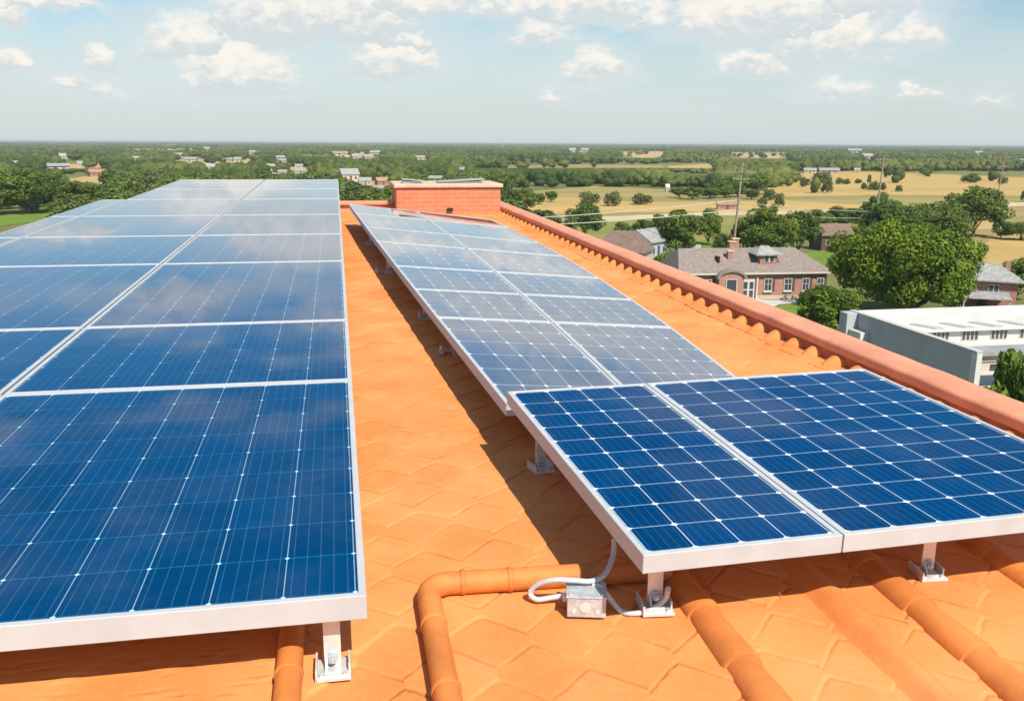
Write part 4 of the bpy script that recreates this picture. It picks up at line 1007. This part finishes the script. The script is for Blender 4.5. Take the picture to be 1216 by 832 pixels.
pole(1037, 282, 196, 'middle utility pole behind the huge bright tree', ((.95, 2.6),), .035)
pole(1182, 247, 193, 'distant utility pole at the right, on the edge of the golden field', ((.93, 4.0), (.75, 1.6)), .06)
def mast(u, vt, label):
    p = at(u, 178, 0); k = p.length/F; r_ = empty('radio_mast', p); tag(r_, label, 'mast')
    MB().tube([(0, 0, 0), (0, 0, (178-vt)*k)], [.7, .35], 6).build('mast', MT['steel'], r_)
mast(425.5, 158.5, 'thin radio mast on the horizon left of the brick stack'); mast(597, 159, 'thin radio mast on the horizon right of the brick stack')
def wire(a, b, sag, label, r=.035):
    pts = [a.lerp(b, t/24) - Vector((0, 0, sag*4*(t/24)*(1-t/24))) for t in range(25)]
    o = MB().tube(pts, r, 6).build('power_line', MT['wire'], None, smooth=True); tag(o, label, 'wire', 'power lines between the poles')
def onpole(i, f): p, H, ln = POLES[i]; return p + Vector((ln*H*f*.9, -.1, H*f))
E1 = at(560, 275, 5.2)
wire(at(540, 262.5, 6.0), onpole(0, .62), .5, 'upper pale power line from the tall pole off to the left over the parapet', .06)
wire(at(540, 270.5, 5.2), onpole(0, .52), .5, 'lower pale power line from the tall pole off to the left over the parapet', .06)
wire(onpole(0, .60), onpole(1, .32), .3, 'upper power line between the tall pole and the middle pole')
wire(onpole(0, .50), onpole(1, .24), .3, 'lower power line between the tall pole and the middle pole')
wire(onpole(1, .34), onpole(2, .14), .6, 'upper power line between the middle pole and the distant pole', .045)
wire(onpole(1, .27), onpole(2, .08), .6, 'lower power line between the middle pole and the distant pole', .045)

# ------------------------------------------------------------------ woodland
def outline(u):
    if u < 122: return 268-(268-237)*u/122
    if u < 155: return 236
    if u < 220: return 236-(u-155)/65*23
    if u < 404: return 213
    if u < 463: return 240
    if u < 594: return 214
    return 241+.40*(u-594)
def free(x, y, r):
    for hx, hy, hr in HOUSES:
        if (x-hx)**2+(y-hy)**2 < (hr+r)**2: return False
    return True
def sight(x, y, r):            # keep the house fronts open to view
    for hx, hy, hr in HOUSES:
        d = math.hypot(hx, hy); ux, uy = hx/d, hy/d; t = x*ux+y*uy
        if 0 < d-t < 26 and abs(x*uy-y*ux) < hr*.75: return False
    return True
CAPS = [(560,852,200,224,199), (792,850,206,224,206), (736,788,187,196,187), (864,938,188,202,188), (36,66,219,252,218), (68,132,221,252,220), (560,792,196,199,199), (62,126,201,215,200), (206,306,195,207,194.5), (312,378,207,222,206), (398,453,187.5,196,187), (408,476,223,240,222), (150,232,178.8,182,178.6), (0,260,172.4,174,172.3)]
for h_ in HH: CAPS.append((h_[0]-h_[2]*.5-1, h_[0]+h_[2]*.5+1, h_[1]-.5, h_[1]+70, h_[1]-h_[3]*.15))
def capped(u, v, h):
    for u0, u1, v0, v1, vt in CAPS:
        if u0 < u < u1 and v0 < v < v1: h = min(h, max(0, (v-vt)/(v-169))*EYE)
    return h
def patchy(x, y):
    """open glades and thickets, longer across than deep"""
    l = math.log(max(60, math.hypot(x, y))); a = math.atan2(x, y)
    return (math.sin(a*31+l*3.1)+math.sin(a*17-l*9.7+1.3)+math.sin(a*53+l*14.1+.7)+math.sin(l*23.0+a*9)+math.sin(a*97-l*5+2))/5
def woodland():
    rng = random.Random(5); nr = np.random.default_rng(9)
    cand = []
    a0, a1 = R(-21), R(44)
    def ring(d0, d1, sp):
        n = int(.5*(a1-a0)*(d1*d1-d0*d0)/(sp*sp)); out = []
        for _ in range(n):
            d = math.sqrt(rng.uniform(d0*d0, d1*d1)); a = rng.uniform(a0, a1); out.append((d*math.sin(a), d*math.cos(a), d))
        return out
    for d0, d1, sp, wr, hr in ((120, 750, 6.6, (6, 14), (4.5, 8.5)), (750, 2600, 12.5, (9, 19), (4.5, 8)), (2600, 14000, 44, (36, 70), (4, 8))):
        for (x, y, d) in ring(d0, d1, sp):
            u, v = px_of(x, y)
            g_ = patchy(x, y)
            if rng.random() > dens(u, v) or (g_ > .30 and u < 560 and rng.random() < .85) or (g_ > .42 and rng.random() < .8): continue
            w = rng.uniform(*wr); h = capped(u, v, rng.uniform(*hr))
            if h < 1.3: continue
            w = min(w, h*2.1) if d < 2600 else w
            pu, pv = px_of(x, y, h)
            if pv > outline(u)+3 and d < 750: continue
            if -40 < u < 1260 and d < 750 and not (free(x, y, w*.5) and sight(x, y, 0)): continue
            if d < 400 and any((x-ox)**2+(y-oy)**2 < (orr*.7+w*.3)**2 for ox, oy, orr in OCC): continue
            if d >= 750 and d < 2600:
                if not free(x, y, w*.35) or not sight(x, y, 0) : continue
            cand.append((d, x, y, w, h))
    cand.sort()
    near = [c for c in cand if -12 < px_of(c[1], c[2])[0] < 1228]
    lim = 250; cut = near[min(lim, len(near)-1)][0]; k = 0; rest = []
    for c in cand:
        d, x, y, w, h = c; u, v = px_of(x, y)
        if d < cut and -12 < u < 1228:
            side = ('green broadleaf tree in the wooded town beyond the left array', 'woodland trees beyond the left array') if u < 445 else \
                   (('tree in the grove behind the brick stack', 'trees behind the brick stack') if u < 620 else ('tree in the scrub belt between the fields on the right', 'trees of the scrub belt between the fields'))
            tree('broadleaf_tree', 'far', Vector((x, y, 0)), w, h, side[0], side[1]); k += 1
        else: rest.append(c)
    def ico(sub):
        bm = bmesh.new(); bmesh.ops.create_icosphere(bm, subdivisions=sub, radius=1); bm.verts.index_update()
        V = np.array([v.co[:] for v in bm.verts]); T = np.array([[v.index for v in f.verts] for f in bm.faces]); bm.free(); return V, T
    I1, I2 = ico(1), ico(2)
    def lump(seed, ncl, per, leaf, sph):
        """a crown of solid leafy lumps with loose sprays over them, unit size"""
        g = np.random.default_rng(seed); VV, TT, tn = [], [], []; off = 0
        for c in range(ncl):
            a = g.uniform(0, 6.28); r = g.uniform(0, .62) if c else 0; z = g.uniform(.30, .78)*(1-.35*r) if c else .62; q = g.uniform(.30, .46)*(1.25 if c == 0 else 1)
            ctr = np.array([math.cos(a)*r, math.sin(a)*r, z]); v0, t0 = sph
            v = v0*(1+g.normal(size=(len(v0), 1))*.13)*np.array([q, q, q*.72]) + ctr; v[:, 2] = np.maximum(v[:, 2], .02)
            VV.append(v); TT.append(t0+off); off += len(v); ct = g.uniform(0, 1); tn.append(np.full(len(v), ct*.6))
            d = g.normal(size=(per, 3)); d /= np.linalg.norm(d, axis=1, keepdims=True); d[:, 2] = np.abs(d[:, 2])*.9-.15
            p = ctr + d*np.array([q, q, q*.72])*g.uniform(.95, 1.22, (per, 1)); n_ = d + g.normal(size=d.shape)*.5; n_ /= np.linalg.norm(n_, axis=1, keepdims=True)
            e1, e2 = rot_basis(n_, g); sz = leaf*g.uniform(.5, 1.3, (per, 1))
            tri = np.stack([p-e1*sz, p+e1*sz*.8+e2*sz*.5, p-e2*sz*.9+e1*sz*.3], 1).reshape(-1, 3)
            VV.append(tri); TT.append(np.arange(per*3).reshape(-1, 3)+off); off += per*3; tn.append(np.repeat(np.clip(ct+g.uniform(-.3, .4, per), 0, 1), 3))
        return np.concatenate(VV), np.concatenate(TT), np.concatenate(tn)
    A_ = [lump(100+i, 9, 80, .070, I2) for i in range(8)]; B_l = [lump(200+i, 6, 20, .095, I1) for i in range(8)]; C_l = [lump(300+i, 7, 7, .11, I1) for i in range(6)]
    VS, TS, QS = [], [], []; off = 0
    for d, x, y, w, h in rest:
        V, T, t = (A_ if d < 850 else (B_l if d < 2600 else C_l))[nr.integers(0, 6)]
        a = nr.uniform(0, 6.28); c_, s_ = math.cos(a), math.sin(a); q = np.empty_like(V)
        q[:, 0] = (V[:, 0]*c_ - V[:, 1]*s_)*w*.5+x; q[:, 1] = (V[:, 0]*s_+V[:, 1]*c_)*w*.5+y; q[:, 2] = V[:, 2]*h*.92
        VS.append(q); QS.append(T+off); off += len(V)
        TS.append(np.clip(t*.35+nr.uniform(-.1, .35)+.25+.45*patchy(x*1.3+40, y*.8+90), 0, 1))
    V = np.concatenate(VS); t = np.concatenate(TS); Q = np.concatenate(QS)
    me = np_mesh('woodland', V, Q, t, smooth=True); me.materials.append(MT['leaf_far'])
    o = bpy.data.objects.new('woodland', me); COL.objects.link(o)
    tag(o, 'mass of green trees covering the plain to the horizon', 'woodland', kind='stuff')
    print('WOOD', k, len(rest), len(Q), 'px trees', NTREE[0])
woodland()

# ------------------------------------------------------------------ air
def haze():
    m_ = bpy.data.materials.new('haze'); m_.use_nodes = True; nt = m_.node_tree; nt.nodes.clear()
    v = nt.nodes.new('ShaderNodeVolumePrincipled'); v.inputs['Density'].default_value = HAZE; v.inputs['Color'].default_value = (0.86, 0.92, 0.95, 1); v.inputs['Anisotropy'].default_value = 0.0
    o = nt.nodes.new('ShaderNodeOutputMaterial'); nt.links.new(v.outputs[0], o.inputs['Volume'])
    b = MB().hexa([(-16000,-2000,-1),(16000,-2000,-1),(16000,16000,-1),(-16000,16000,-1)], [(-16000,-2000,22),(16000,-2000,22),(16000,16000,22),(-16000,16000,22)])
    tag(b.build('haze', m_), kind='stuff')
HAZE = 0.00012
haze()

# ------------------------------------------------------------------ render settings
SC.render.engine = 'CYCLES'; SC.render.resolution_x = 1024; SC.render.resolution_y = 700
SC.cycles.max_bounces = 6; SC.cycles.diffuse_bounces = 3; SC.cycles.glossy_bounces = 3; SC.cycles.transmission_bounces = 2; SC.cycles.volume_bounces = 0
SC.cycles.caustics_reflective = False; SC.cycles.caustics_refractive = False
